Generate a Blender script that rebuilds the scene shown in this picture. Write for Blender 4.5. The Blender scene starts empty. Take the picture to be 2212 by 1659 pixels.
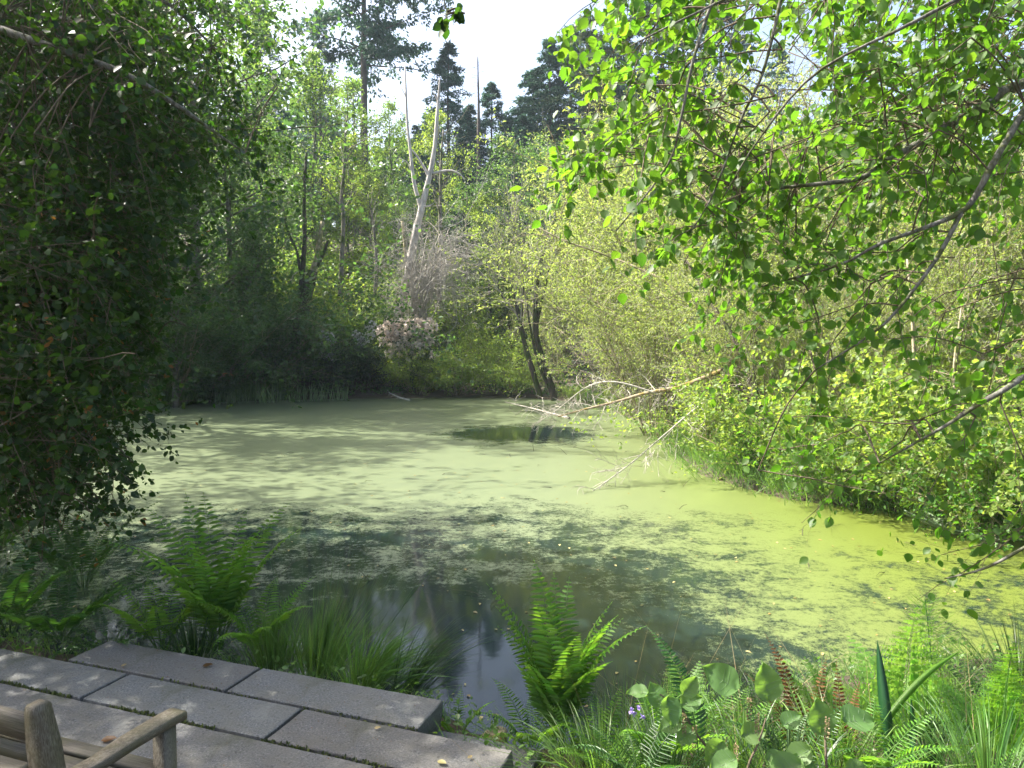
import bpy, math, random
import numpy as np
from mathutils import Vector, Matrix

# ---------------------------------------------------------------- camera, light, exposure
CAM_Z = 2.2
PITCH = math.radians(2.75)
FD = 1528.0                       # focal length in photo-view pixels (view is 2212 x 1659)
scene = bpy.context.scene
cam_data = bpy.data.cameras.new('camera'); cam = bpy.data.objects.new('camera', cam_data)
scene.collection.objects.link(cam); scene.camera = cam
cam.location = (0, 0, CAM_Z); cam.rotation_euler = (math.pi/2 - PITCH, 0, 0)
cam_data.sensor_fit = 'HORIZONTAL'; cam_data.sensor_width = 36.0
cam_data.lens = 36.0*FD/2212.0
cam_data.clip_start = 0.05; cam_data.clip_end = 3000

SUN_EL = math.radians(50); SUN_AZ = math.radians(-72)     # azimuth from +Y towards +X (negative = left)
to_sun = Vector((math.sin(SUN_AZ)*math.cos(SUN_EL), math.cos(SUN_AZ)*math.cos(SUN_EL), math.sin(SUN_EL)))
world = bpy.data.worlds.new('World'); scene.world = world; world.use_nodes = True
wn = world.node_tree; wn.nodes.clear()
sky = wn.nodes.new('ShaderNodeTexSky'); sky.sky_type = 'NISHITA'; sky.sun_disc = False
sky.sun_elevation = SUN_EL; sky.sun_rotation = SUN_AZ
sky.air_density = 1.0; sky.dust_density = 6.0; sky.ozone_density = 1.0
bgn = wn.nodes.new('ShaderNodeBackground'); bgn.inputs['Strength'].default_value = 0.12
wo = wn.nodes.new('ShaderNodeOutputWorld')
wn.links.new(sky.outputs[0], bgn.inputs[0]); wn.links.new(bgn.outputs[0], wo.inputs[0])
sd = bpy.data.lights.new('sun', 'SUN'); sd.energy = 5.0; sd.angle = math.radians(0.5); sd.color = (1.0, 0.95, 0.86)
sun = bpy.data.objects.new('sun', sd); scene.collection.objects.link(sun)
sun.rotation_euler = to_sun.to_track_quat('Z', 'Y').to_euler(); sun.location = (-20, 10, 30)
scene.view_settings.view_transform = 'Standard'; scene.view_settings.look = 'None'
scene.view_settings.exposure = 1.95; scene.view_settings.gamma = 1.0
scene.cycles.max_bounces = 8; scene.cycles.diffuse_bounces = 3; scene.cycles.transmission_bounces = 5
scene.cycles.glossy_bounces = 3; scene.cycles.sample_clamp_indirect = 6.0
scene.cycles.volume_bounces = 0
scene.cycles.use_denoising = True

# ---------------------------------------------------------------- helpers
C = scene.collection
rs = np.random.RandomState
cp, sp_ = math.cos(PITCH), math.sin(PITCH)

def W(u, v, Z):
    """photo-view pixel + forward distance -> world point"""
    x = (u-1106.0)/FD; y = -(v-829.5)/FD
    d = np.array([x, cp + y*sp_, -sp_ + y*cp]); d = d*(Z/d[1])
    return np.array([d[0], Z, CAM_Z + d[2]])

def G(u, v, z=0.0):
    x = (u-1106.0)/FD; y = -(v-829.5)/FD
    d = np.array([x, cp + y*sp_, -sp_ + y*cp]); s = (z-CAM_Z)/d[2]
    return np.array([d[0]*s, d[1]*s, z])

def proj(P):
    P = np.asarray(P); q = P - np.array([0, 0, CAM_Z])
    f = q[:, 1]*cp - q[:, 2]*sp_; y = q[:, 1]*sp_ + q[:, 2]*cp
    f = np.where(np.abs(f) < 1e-6, 1e-6, f)
    return 1106.0 + FD*q[:, 0]/f, 829.5 - FD*y/f

def in_poly(u, v, poly):
    u = np.asarray(u); v = np.asarray(v); c = np.zeros(u.shape, bool); n = len(poly)
    for i in range(n):
        x1, y1 = poly[i]; x2, y2 = poly[(i+1) % n]
        if y1 == y2: continue
        k = ((y1 > v) != (y2 > v)) & (u < (x2-x1)*(v-y1)/(y2-y1)+x1)
        c ^= k
    return c

def nrm(a):
    return a/np.maximum(np.linalg.norm(a, axis=-1, keepdims=True), 1e-9)

class MB:
    def __init__(s): s.V = []; s.F = []; s.n = 0
    def add(s, V, F):
        V = np.asarray(V, np.float32).reshape(-1, 3); F = np.asarray(F, np.int64)
        s.V.append(V); s.F.append(F + s.n); s.n += len(V); return s
    def mesh(s, name, mat=None, smooth=False):
        V = np.concatenate(s.V); me = bpy.data.meshes.new(name)
        loops = np.concatenate([f.reshape(-1) for f in s.F])
        tot = np.concatenate([np.full(len(f), f.shape[1]) for f in s.F])
        st = np.concatenate([[0], np.cumsum(tot)[:-1]])
        me.vertices.add(len(V)); me.vertices.foreach_set('co', V.reshape(-1))
        me.loops.add(len(loops)); me.loops.foreach_set('vertex_index', loops.astype(np.int32))
        me.polygons.add(len(tot)); me.polygons.foreach_set('loop_start', st.astype(np.int32))
        me.polygons.foreach_set('loop_total', tot.astype(np.int32))
        if smooth: me.polygons.foreach_set('use_smooth', np.ones(len(tot), bool))
        me.update(calc_edges=True)
        if mat: me.materials.append(mat)
        return me
    def build(s, name, mat, parent=None, smooth=False, loc=None):
        o = bpy.data.objects.new(name, s.mesh(name, mat, smooth)); C.objects.link(o)
        if parent is not None: o.parent = parent
        if loc is not None: o.location = loc
        return o

def tag(o, label=None, cat=None, group=None, kind=None):
    if label: o['label'] = label
    if cat: o['category'] = cat
    if group: o['group'] = group
    if kind: o['kind'] = kind
    return o

def empty(name, loc=(0, 0, 0), rz=0.0):
    o = bpy.data.objects.new(name, None); C.objects.link(o); o.location = loc; o.rotation_euler = (0, 0, rz)
    o.empty_display_size = 0.2
    return o

def copy_tree(root):
    r = root.copy(); C.objects.link(r)
    for ch in list(root.children):
        c = ch.copy(); C.objects.link(c); c.parent = r
        for g in list(ch.children):
            d = g.copy(); C.objects.link(d); d.parent = c
    return r

def tubes(mb, P, R, k=5, cap=False):
    """P [N,n,3] polylines, R [N,n] radii"""
    P = np.asarray(P, float); R = np.asarray(R, float)
    if P.ndim == 2: P = P[None]; R = R[None]
    N, n, _ = P.shape
    T = np.empty_like(P); T[:, 1:-1] = P[:, 2:]-P[:, :-2]; T[:, 0] = P[:, 1]-P[:, 0]; T[:, -1] = P[:, -1]-P[:, -2]
    T = nrm(T); ref = np.array([0.83, 0.47, 0.13])[None, None]
    A = nrm(np.cross(T, ref)); B = np.cross(T, A)
    th = np.arange(k)*2*math.pi/k
    V = P[:, :, None] + R[:, :, None, None]*(A[:, :, None]*np.cos(th)[None, None, :, None] + B[:, :, None]*np.sin(th)[None, None, :, None])
    base = (np.arange(N)*n*k)[:, None, None]; i = (np.arange(n-1)*k)[None, :, None]; j = np.arange(k)[None, None]
    jn = (j+1) % k
    F = np.stack([base+i+j, base+i+jn, base+i+k+jn, base+i+k+j], -1).reshape(-1, 4)
    mb.add(V.reshape(-1, 3), F)
    if cap:
        e = (np.arange(N)*n*k)[:, None] + (n-1)*k + np.arange(k)[None]
        mb.F.append(e + mb.n - N*n*k)
    return mb

def smooth_path(pts, m=14):
    """Catmull-Rom through points"""
    p = np.asarray(pts, float); p = np.vstack([2*p[0]-p[1], p, 2*p[-1]-p[-2]])
    out = []; ns = len(p)-3
    for t in np.linspace(0, ns-1e-6, m):
        i = int(t); f = t-i; a, b, c, d = p[i:i+4]
        out.append(0.5*((2*b)+(-a+c)*f+(2*a-5*b+4*c-d)*f*f+(-a+3*b-3*c+d)*f**3))
    return np.array(out)

def grow(P, R, k, rng, t=(0.2, 1.0), ang=(35, 65), length=0.4, n=6, bend=0.0, wob=0.12, rr=0.55, flat=0.0, up=0.0, tip=0.25, az=None):
    """k child polylines on each parent; length: number (share of the parent length) or f(t, L)"""
    N, m, _ = P.shape
    tt = t[0] + (t[1]-t[0])*(np.arange(k)[None]+rng.uniform(0, 1, (N, k)))/k
    x = np.clip(tt, 0, 0.9999)*(m-1); i = x.astype(int); f = (x-i)[..., None]
    ar = np.arange(N)[:, None]
    p0 = P[ar, i]*(1-f)+P[ar, i+1]*f; T = nrm(P[ar, i+1]-P[ar, i])
    r0 = R[ar, i]*(1-f[..., 0])+R[ar, i+1]*f[..., 0]
    L = np.linalg.norm(np.diff(P, axis=1), axis=2).sum(1)[:, None]*np.ones((1, k))
    ln = length(tt, L) if callable(length) else length*L*rng.uniform(.6, 1.2, (N, k))
    a = np.radians(rng.uniform(ang[0], ang[1], (N, k)))[..., None]
    ref = np.array([0.31, 0.2, 0.93]) if flat > 0 else nrm(rng.normal(size=(N, k, 3)))
    e1 = nrm(np.cross(T, ref)); e2 = np.cross(T, e1)
    ph = rng.uniform(0, 2*math.pi, (N, k))[..., None] if az is None else az((N, k), rng)[..., None]
    d = np.cos(a)*T + np.sin(a)*(np.cos(ph)*e1 + np.sin(ph)*e2*(1-flat))
    d[..., 2] += up; d = nrm(d)
    Q = np.empty((N, k, n, 3)); Q[:, :, 0] = p0; st = (ln/(n-1))[..., None]
    for s in range(1, n):
        Q[:, :, s] = Q[:, :, s-1] + d*st
        d = d + rng.normal(0, wob, d.shape); d[..., 2] += bend; d = nrm(d)
    rad = np.maximum(r0*rr, 1e-4)[..., None]*np.linspace(1, tip, n)[None, None]
    return Q.reshape(-1, n, 3), rad.reshape(-1, n)

# leaf templates: (along, across, lift)
T_QUAD = (np.array([[0, 0, 0], [.42, .5, 0], [1, 0, 0], [.42, -.5, 0]]), [np.array([[0, 1, 2, 3]])])
T_FOLD = (np.array([[0, 0, 0], [.3, .46, .10], [.68, .38, .07], [1, 0, -.08], [.68, -.38, .07], [.3, -.46, .10]]),
          [np.array([[0, 1, 2, 3], [3, 4, 5, 0]])])
_a = [0, .08, .30, .55, .80, 1.0]
_mid = [[a, 0, -.10*a*a] for a in _a]
_w = [.25, .47, .44, .24]
_l = [[_a[i+1]+.03, _w[i], .05-.10*_a[i+1]**2+.03*(i % 2)] for i in range(4)]
_r = [[_a[i+1]+.03, -_w[i], .05-.10*_a[i+1]**2+.03*((i+1) % 2)] for i in range(4)]
T_OVATE = (np.array(_mid+_l+_r, float),
           [np.array([[1, 6, 7, 2], [2, 7, 8, 3], [3, 8, 9, 4], [1, 2, 11, 10], [2, 3, 12, 11], [3, 4, 13, 12]]),
            np.array([[0, 6, 1], [4, 9, 5], [0, 1, 10], [4, 5, 13]])])
T_LANCE = (np.array([[0, 0, 0], [.35, .5, .04], [1, 0, -.1], [.35, -.5, .04]]), [np.array([[0, 1, 2, 3]])])

def leaves(mb, pos, ax, nm, L, wr, tmpl):
    ax = nrm(ax); sd_ = nrm(np.cross(nm, ax)); nn = np.cross(ax, sd_)
    V0, Fs = tmpl; L = np.broadcast_to(L, (len(pos),))
    V = pos[:, None] + L[:, None, None]*(V0[None, :, 0:1]*ax[:, None] + V0[None, :, 1:2]*(wr if np.isscalar(wr) else wr[:, :, None])*sd_[:, None] + V0[None, :, 2:3]*nn[:, None])
    N = len(pos); nv = len(V0); off = (np.arange(N)*nv)[:, None, None]
    base = mb.n; mb.V.append(V.reshape(-1, 3).astype(np.float32)); mb.n += N*nv
    for f in Fs: mb.F.append((f[None]+off).reshape(-1, f.shape[1]) + base)
    return mb

def leaf_pts(P, per, rng, t=(0.05, 1.0), spread=0.0):
    N, m, _ = P.shape
    tt = rng.uniform(t[0], t[1], (N, per)); x = np.clip(tt, 0, .9999)*(m-1); i = x.astype(int); f = (x-i)[..., None]
    ar = np.arange(N)[:, None]
    p = P[ar, i]*(1-f)+P[ar, i+1]*f; T = nrm(P[ar, i+1]-P[ar, i])
    p = p.reshape(-1, 3); T = T.reshape(-1, 3)
    if spread: p = p + rng.normal(0, spread, p.shape)
    return p, T

def twig_leaves(mb, P, per, rng, size, wr=0.8, tmpl=T_FOLD, droop=0.25, tilt=0.55, spread=0.0, t=(0.05, 1.0), keep=None):
    p, T = leaf_pts(P, per, rng, t, spread)
    if keep is not None:
        k = keep(p); p = p[k]; T = T[k]
    n = len(p); r = nrm(rng.normal(size=(n, 3)))
    ax = T*.5 + r*.9; ax[:, 2] -= droop
    nm = rng.normal(0, tilt, (n, 3)); nm[:, 2] += 1.0
    leaves(mb, p, ax, nrm(nm), size*rng.uniform(.45, 1.25, n), wr, tmpl)

# ---------------------------------------------------------------- materials
def newmat(name):
    m = bpy.data.materials.new(name); m.use_nodes = True; nt = m.node_tree; nt.nodes.clear()
    return m, nt
def nd(nt, typ, ins=None, **kw):
    n = nt.nodes.new(typ)
    for k, v in kw.items(): setattr(n, k, v)
    for k, v in (ins or {}).items():
        s = n.inputs[k]
        if isinstance(v, bpy.types.NodeSocket): nt.links.new(v, s)
        elif isinstance(v, (tuple, list)) and len(v) == 3 and s.type == 'RGBA': s.default_value = (*v, 1)
        else: s.default_value = v
    return n
def outp(nt, sh, disp=None):
    o = nt.nodes.new('ShaderNodeOutputMaterial'); nt.links.new(sh, o.inputs['Surface'])
def ramp(nt, fac, stops):
    r = nd(nt, 'ShaderNodeValToRGB', {'Fac': fac}); e = r.color_ramp.elements
    while len(e) < len(stops): e.new(0.5)
    for i, (p, c) in enumerate(stops): e[i].position = p; e[i].color = (*c, 1)
    return r.outputs[0]
def math_(nt, op, a, b=0.0, c=0.0, clamp=False):
    n = nd(nt, 'ShaderNodeMath', {0: a, 1: b, 2: c}, operation=op); n.use_clamp = clamp; return n.outputs[0]
def mixc(nt, f, a, b, bt='MIX'):
    n = nd(nt, 'ShaderNodeMix', data_type='RGBA', blend_type=bt)
    for k, v in ((0, f), (6, a), (7, b)):
        s = n.inputs[k]
        if isinstance(v, bpy.types.NodeSocket): nt.links.new(v, s)
        elif isinstance(v, (tuple, list)): s.default_value = (*v, 1)
        else: s.default_value = v
    return n.outputs[2]

LM = {}
def leaf_mat(name, a, b, trans, tw=0.45, rough=0.42, spec=0.45):
    """a, b: two leaf colours mixed leaf by leaf; trans: colour let through"""
    m, nt = newmat(name); geo = nd(nt, 'ShaderNodeNewGeometry'); oi = nd(nt, 'ShaderNodeObjectInfo')
    r = geo.outputs['Random Per Island']
    col = mixc(nt, r, a, b)
    hs = nd(nt, 'ShaderNodeHueSaturation', {'Hue': math_(nt, 'MULTIPLY_ADD', oi.outputs['Random'], 0.03, 0.485),
            'Value': math_(nt, 'MULTIPLY_ADD', math_(nt, 'FRACT', math_(nt, 'MULTIPLY', r, 17.3)), 0.7, 0.65), 'Color': col})
    p = nd(nt, 'ShaderNodeBsdfPrincipled', {'Base Color': hs.outputs[0], 'Roughness': rough, 'Specular IOR Level': spec})
    tc = nd(nt, 'ShaderNodeHueSaturation', {'Hue': math_(nt, 'MULTIPLY_ADD', r, -0.03, 0.515),
            'Value': math_(nt, 'MULTIPLY_ADD', math_(nt, 'FRACT', math_(nt, 'MULTIPLY', r, 7.7)), 0.5, 0.75), 'Color': (*trans, 1)})
    t = nd(nt, 'ShaderNodeBsdfTranslucent', {'Color': tc.outputs[0]})
    mx = nd(nt, 'ShaderNodeMixShader', {0: tw, 1: p.outputs[0], 2: t.outputs[0]})
    outp(nt, mx.outputs[0]); LM[name] = m; return m

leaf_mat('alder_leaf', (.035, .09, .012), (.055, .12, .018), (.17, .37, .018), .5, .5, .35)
leaf_mat('shade_leaf', (.011, .028, .008), (.02, .045, .010), (.06, .15, .010), .4, .5, .3)  # darkened leaf green: backlit shade put into the colour
leaf_mat('red_leaf', (.16, .06, .02), (.09, .09, .015), (.35, .16, .02), .4)
leaf_mat('far_alder', (.07, .13, .028), (.10, .165, .035), (.24, .38, .05), .5, .5)
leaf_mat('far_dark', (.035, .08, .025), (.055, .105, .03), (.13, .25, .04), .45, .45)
leaf_mat('far_bright', (.10, .17, .035), (.14, .2, .04), (.32, .45, .05), .5, .5)
leaf_mat('willow_leaf', (.13, .19, .05), (.18, .22, .065), (.36, .46, .08), .5, .5)
leaf_mat('conifer', (.04, .10, .07), (.055, .125, .08), (.09, .2, .1), .2, .6, .3)  # blue-green lightened: distance haze painted into the needle colour
leaf_mat('conifer_light', (.07, .115, .05), (.09, .135, .05), (.12, .2, .06), .2, .6, .3)
leaf_mat('rhodo_leaf', (.02, .05, .018), (.03, .07, .022), (.05, .12, .02), .25, .38, .5)
leaf_mat('petal', (.86, .74, .68), (.9, .82, .74), (.7, .6, .5), .3, .6, .2)
leaf_mat('white_petal', (.7, .68, .75), (.8, .8, .8), (.6, .6, .6), .3, .6, .2)
leaf_mat('lilac_petal', (.4, .3, .7), (.5, .4, .75), (.4, .3, .6), .3, .6, .2)
leaf_mat('fern_leaf', (.07, .17, .02), (.11, .22, .03), (.26, .52, .03), .5, .5)
leaf_mat('sun_fern', (.12, .24, .04), (.16, .28, .05), (.32, .58, .06), .5, .5)  # paler fern green with sunlight painted into the leaf colour
leaf_mat('sword_fern', (.025, .075, .014), (.045, .105, .018), (.09, .24, .02), .35, .4)
leaf_mat('brown_fern', (.09, .045, .015), (.14, .07, .02), (.2, .08, .02), .3, .6, .2)
leaf_mat('grass_blade', (.05, .12, .025), (.10, .18, .04), (.2, .38, .04), .4, .4)
leaf_mat('dark_grass', (.02, .05, .018), (.04, .075, .02), (.06, .15, .02), .35, .45)
leaf_mat('dry_grass', (.3, .24, .12), (.2, .15, .07), (.25, .2, .08), .3, .6)
leaf_mat('sapling_leaf', (.12, .22, .07), (.14, .25, .08), (.24, .45, .05), .45, .5, .3)
leaf_mat('iris_leaf', (.025, .09, .03), (.03, .11, .035), (.08, .25, .03), .35, .35)
leaf_mat('pale_blade', (.16, .26, .12), (.22, .32, .15), (.2, .3, .1), .3, .35)
leaf_mat('floating', (.45, .38, .16), (.25, .17, .06), (.3, .25, .08), .2, .5)

def bark_mat(name, a, b, scale=12.0, moss=None):
    m, nt = newmat(name); tc = nd(nt, 'ShaderNodeTexCoord')
    mp = nd(nt, 'ShaderNodeMapping', {'Vector': tc.outputs['Object'], 'Scale': (1, 1, .25)})
    n1 = nd(nt, 'ShaderNodeTexNoise', {'Vector': mp.outputs[0], 'Scale': scale, 'Detail': 6.0, 'Roughness': .7})
    c = mixc(nt, ramp(nt, n1.outputs[0], [(.35, (0, 0, 0)), (.65, (1, 1, 1))]), a, b)
    if moss:
        n2 = nd(nt, 'ShaderNodeTexNoise', {'Vector': tc.outputs['Object'], 'Scale': scale*.35, 'Detail': 5.0})
        c = mixc(nt, ramp(nt, n2.outputs[0], [(.48, (0, 0, 0)), (.58, (1, 1, 1))]), c, moss)
    bp = nd(nt, 'ShaderNodeBump', {'Height': n1.outputs[0], 'Strength': .6, 'Distance': .02})
    p = nd(nt, 'ShaderNodeBsdfPrincipled', {'Base Color': c, 'Roughness': .85, 'Specular IOR Level': .2, 'Normal': bp.outputs[0]})
    outp(nt, p.outputs[0]); return m
M_BARK = bark_mat('alder_bark', (.10, .09, .075), (.24, .22, .18), 9, (.07, .09, .03))
M_DARKBARK = bark_mat('dark_bark', (.035, .03, .025), (.09, .075, .055), 9, (.05, .07, .02))
M_SNAG = bark_mat('bleached_wood', (.26, .235, .215), (.56, .53, .49), 6)
M_TWIG = bark_mat('pale_twig', (.27, .245, .21), (.48, .45, .39), 20)
M_WSTEM = bark_mat('willow_stem', (.2, .17, .11), (.42, .36, .24), 12, (.16, .16, .06))
M_MOSSY = bark_mat('mossy_limb', (.16, .12, .08), (.3, .25, .17), 14, (.17, .13, .04))
M_NEARTWIG = bark_mat('near_twig', (.07, .055, .035), (.15, .12, .08), 40)
M_NEARLIMB = bark_mat('near_limb', (.06, .055, .045), (.22, .215, .18), 45, (.07, .08, .03))
M_CONBARK = bark_mat('conifer_bark', (.06, .05, .045), (.14, .12, .1), 6)

def soil():
    m, nt = newmat('soil'); tc = nd(nt, 'ShaderNodeTexCoord')
    n1 = nd(nt, 'ShaderNodeTexNoise', {'Vector': tc.outputs['Object'], 'Scale': 1.3, 'Detail': 8.0, 'Roughness': .65})
    n2 = nd(nt, 'ShaderNodeTexNoise', {'Vector': tc.outputs['Object'], 'Scale': 25.0, 'Detail': 6.0, 'Roughness': .7})
    c = ramp(nt, n1.outputs[0], [(.3, (.025, .02, .012)), (.5, (.055, .04, .022)), (.62, (.03, .05, .015)), (.75, (.045, .075, .02))])
    c2 = mixc(nt, .5, c, ramp(nt, n2.outputs[0], [(.3, (.01, .01, .006)), (.7, (.12, .09, .05))]))
    bp = nd(nt, 'ShaderNodeBump', {'Height': n2.outputs[0], 'Strength': .8, 'Distance': .05})
    p = nd(nt, 'ShaderNodeBsdfPrincipled', {'Base Color': c2, 'Roughness': .9, 'Normal': bp.outputs[0]})
    outp(nt, p.outputs[0]); return m
M_SOIL = soil()

def water_mat():
    m, nt = newmat('pond_surface'); tc = nd(nt, 'ShaderNodeTexCoord'); P = tc.outputs['Object']
    sx = nd(nt, 'ShaderNodeSeparateXYZ', {0: P}); X, Y = sx.outputs[0], sx.outputs[1]
    def noise(s, d=5.0, r=.6, sc=(1, 1, 1), dist=0.0):
        mp = nd(nt, 'ShaderNodeMapping', {'Vector': P, 'Scale': sc})
        return nd(nt, 'ShaderNodeTexNoise', {'Vector': mp.outputs[0], 'Scale': s, 'Detail': d, 'Roughness': r, 'Distortion': dist}).outputs[0]
    lo = noise(.55, 3.0); me_ = noise(2.6, 6.0, .68, (1, 1, 1), .5); hi = noise(16.0, 5.0, .75); fi = noise(90.0, 3.0, .8)
    # how much of the water the duckweed covers, by place on the pond
    far = nd(nt, 'ShaderNodeMapRange', {'Value': Y, 'From Min': 4.2, 'From Max': 10.5, 'To Min': -.075, 'To Max': .0}).outputs[0]
    far = math_(nt, 'ADD', far, nd(nt, 'ShaderNodeMapRange', {'Value': Y, 'From Min': 9.0, 'From Max': 14.0, 'To Min': 0.0, 'To Max': .24}).outputs[0])
    right = nd(nt, 'ShaderNodeMapRange', {'Value': X, 'From Min': .8, 'From Max': 4.5, 'To Min': 0.0, 'To Max': .09}).outputs[0]
    def blob(cx, cy, rx, ry, amt):
        a = math_(nt, 'POWER', math_(nt, 'DIVIDE', math_(nt, 'SUBTRACT', X, cx), rx), 2.0)
        b = math_(nt, 'POWER', math_(nt, 'DIVIDE', math_(nt, 'SUBTRACT', Y, cy), ry), 2.0)
        d = math_(nt, 'SUBTRACT', 1.0, math_(nt, 'SQRT', math_(nt, 'ADD', a, b)), 0, True)
        return math_(nt, 'MULTIPLY', d, amt)
    X2 = math_(nt, 'ABSOLUTE', X); 
    cov = math_(nt, 'ADD', far, right)
    for bl in ((-.5, 4.8, 2.0, 2.1, .15), (.4, 18.6, 5.0, 4.6, .44)):
        cov = math_(nt, 'SUBTRACT', cov, blob(*bl))
    mixn = math_(nt, 'ADD', math_(nt, 'MULTIPLY', lo, .25), math_(nt, 'ADD', math_(nt, 'MULTIPLY', me_, .33), math_(nt, 'ADD', math_(nt, 'MULTIPLY', hi, .30), math_(nt, 'MULTIPLY', fi, .24))))
    t = math_(nt, 'ADD', mixn, cov)
    mask = nd(nt, 'ShaderNodeMapRange', {'Value': math_(nt, 'MULTIPLY_ADD', math_(nt, 'SUBTRACT', t, .55), 1.9, .55), 'From Min': .485, 'From Max': .61}).outputs[0]
    dc = mixc(nt, ramp(nt, lo, [(.35, (0, 0, 0)), (.65, (1, 1, 1))]), (.105, .14, .05), (.145, .18, .06))
    xr = nd(nt, 'ShaderNodeMapRange', {'Value': math_(nt, 'SUBTRACT', X, math_(nt, 'MULTIPLY', Y, .16)), 'From Min': -1.2, 'From Max': 3.0}).outputs[0]
    dc = mixc(nt, xr, (.085, .115, .072), (.075, .105, .012))  # duckweed greyed on the left: glare and sky sheen put into its colour
    dc = mixc(nt, ramp(nt, me_, [(.42, (0, 0, 0)), (.62, (.8, .8, .8))]), dc, mixc(nt, xr, (.11, .14, .08), (.10, .135, .018)))
    dc = mixc(nt, ramp(nt, fi, [(.3, (0, 0, 0)), (.75, (1, 1, 1))]), dc, mixc(nt, xr, (.18, .21, .10), (.15, .18, .035)))
    dc = mixc(nt, ramp(nt, hi, [(.60, (0, 0, 0)), (.72, (.55, .55, .55))]), dc, (.09, .12, .035))
    bump = nd(nt, 'ShaderNodeBump', {'Height': math_(nt, 'ADD', fi, hi), 'Strength': .35, 'Distance': .01})
    duck = nd(nt, 'ShaderNodeBsdfPrincipled', {'Base Color': dc, 'Roughness': .3, 'Specular IOR Level': .9, 'Normal': bump.outputs[0]})
    wb = nd(nt, 'ShaderNodeBump', {'Height': noise(5.0, 2.0), 'Strength': .03, 'Distance': .02})
    wat = nd(nt, 'ShaderNodeBsdfPrincipled', {'Base Color': (.010, .020, .020), 'Roughness': .06, 'IOR': 1.33, 'Specular IOR Level': .6, 'Normal': wb.outputs[0]})
    mx = nd(nt, 'ShaderNodeMixShader', {0: mask, 1: wat.outputs[0], 2: duck.outputs[0]})
    outp(nt, mx.outputs[0]); return m
M_WATER = water_mat()

def stone_mat():
    m, nt = newmat('granite'); tc = nd(nt, 'ShaderNodeTexCoord'); oi = nd(nt, 'ShaderNodeObjectInfo'); P = tc.outputs['Object']
    v = nd(nt, 'ShaderNodeTexNoise', {'Vector': P, 'Scale': 90.0, 'Detail': 4.0, 'Roughness': .8}).outputs[0]
    n = nd(nt, 'ShaderNodeTexNoise', {'Vector': P, 'Scale': 5.0, 'Detail': 8.0, 'Roughness': .65}).outputs[0]
    n3 = nd(nt, 'ShaderNodeTexNoise', {'Vector': P, 'Scale': 38.0, 'Detail': 6.0, 'Roughness': .7}).outputs[0]
    c = ramp(nt, v, [(.36, (.05, .05, .055)), (.46, (.15, .15, .16)), (.58, (.22, .22, .22)), (.68, (.45, .44, .43))])
    c = mixc(nt, ramp(nt, n, [(.38, (.75, .75, .75)), (.6, (0, 0, 0))]), c, (.17, .16, .14))
    c = mixc(nt, ramp(nt, n3, [(.57, (0, 0, 0)), (.66, (.8, .8, .8))]), c, (.06, .057, .045))
    c = mixc(nt, ramp(nt, n3, [(.28, (.5, .5, .5)), (.36, (0, 0, 0))]), c, (.42, .42, .41))
    n5 = nd(nt, 'ShaderNodeTexNoise', {'Vector': P, 'Scale': 2.2, 'Detail': 7.0, 'Roughness': .7, 'Distortion': .6}).outputs[0]
    c = mixc(nt, ramp(nt, n5, [(.52, (0, 0, 0)), (.66, (.7, .7, .7))]), c, (.085, .09, .055))
    c = mixc(nt, ramp(nt, n5, [(.30, (.6, .6, .6)), (.42, (0, 0, 0))]), c, (.33, .33, .31))
    tint = mixc(nt, oi.outputs['Random'], (.62, .61, .57), (.72, .77, .75))
    c = mixc(nt, 1.0, c, tint, 'MULTIPLY')
    bp = nd(nt, 'ShaderNodeBump', {'Height': math_(nt, 'ADD', n3, math_(nt, 'MULTIPLY', v, .6)), 'Strength': .8, 'Distance': .008})
    p = nd(nt, 'ShaderNodeBsdfPrincipled', {'Base Color': c, 'Roughness': .75, 'Normal': bp.outputs[0]})
    outp(nt, p.outputs[0]); return m
M_STONE = stone_mat()

def wood_mat():
    m, nt = newmat('weathered_teak'); tc = nd(nt, 'ShaderNodeTexCoord')
    def grain(sc):
        mp = nd(nt, 'ShaderNodeMapping', {'Vector': tc.outputs['Generated'], 'Scale': sc})
        return nd(nt, 'ShaderNodeTexNoise', {'Vector': mp.outputs[0], 'Scale': 3.0, 'Detail': 8.0, 'Roughness': .7, 'Distortion': .4}).outputs[0]
    g = grain((3, 14, 14))
    g2 = nd(nt, 'ShaderNodeTexNoise', {'Vector': tc.outputs['Object'], 'Scale': 9.0, 'Detail': 5.0}).outputs[0]
    c = ramp(nt, g, [(.34, (.03, .024, .014)), (.46, (.08, .066, .042)), (.55, (.125, .11, .08)), (.68, (.21, .195, .16))])
    c = mixc(nt, ramp(nt, g2, [(.45, (0, 0, 0)), (.65, (.6, .6, .6))]), c, (.08, .075, .03))
    bp = nd(nt, 'ShaderNodeBump', {'Height': g, 'Strength': .35, 'Distance': .004})
    p = nd(nt, 'ShaderNodeBsdfPrincipled', {'Base Color': c, 'Roughness': .6, 'Normal': bp.outputs[0]})
    outp(nt, p.outputs[0]); return m
M_WOOD = wood_mat()

def moss_mat():
    m, nt = newmat('moss'); tc = nd(nt, 'ShaderNodeTexCoord')
    n = nd(nt, 'ShaderNodeTexNoise', {'Vector': tc.outputs['Object'], 'Scale': 20.0, 'Detail': 6.0, 'Roughness': .7}).outputs[0]
    c = ramp(nt, n, [(.3, (.02, .02, .01)), (.5, (.06, .08, .015)), (.7, (.12, .14, .02))])
    p = nd(nt, 'ShaderNodeBsdfPrincipled', {'Base Color': c, 'Roughness': .95}); outp(nt, p.outputs[0]); return m
M_MOSS = moss_mat()

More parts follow.
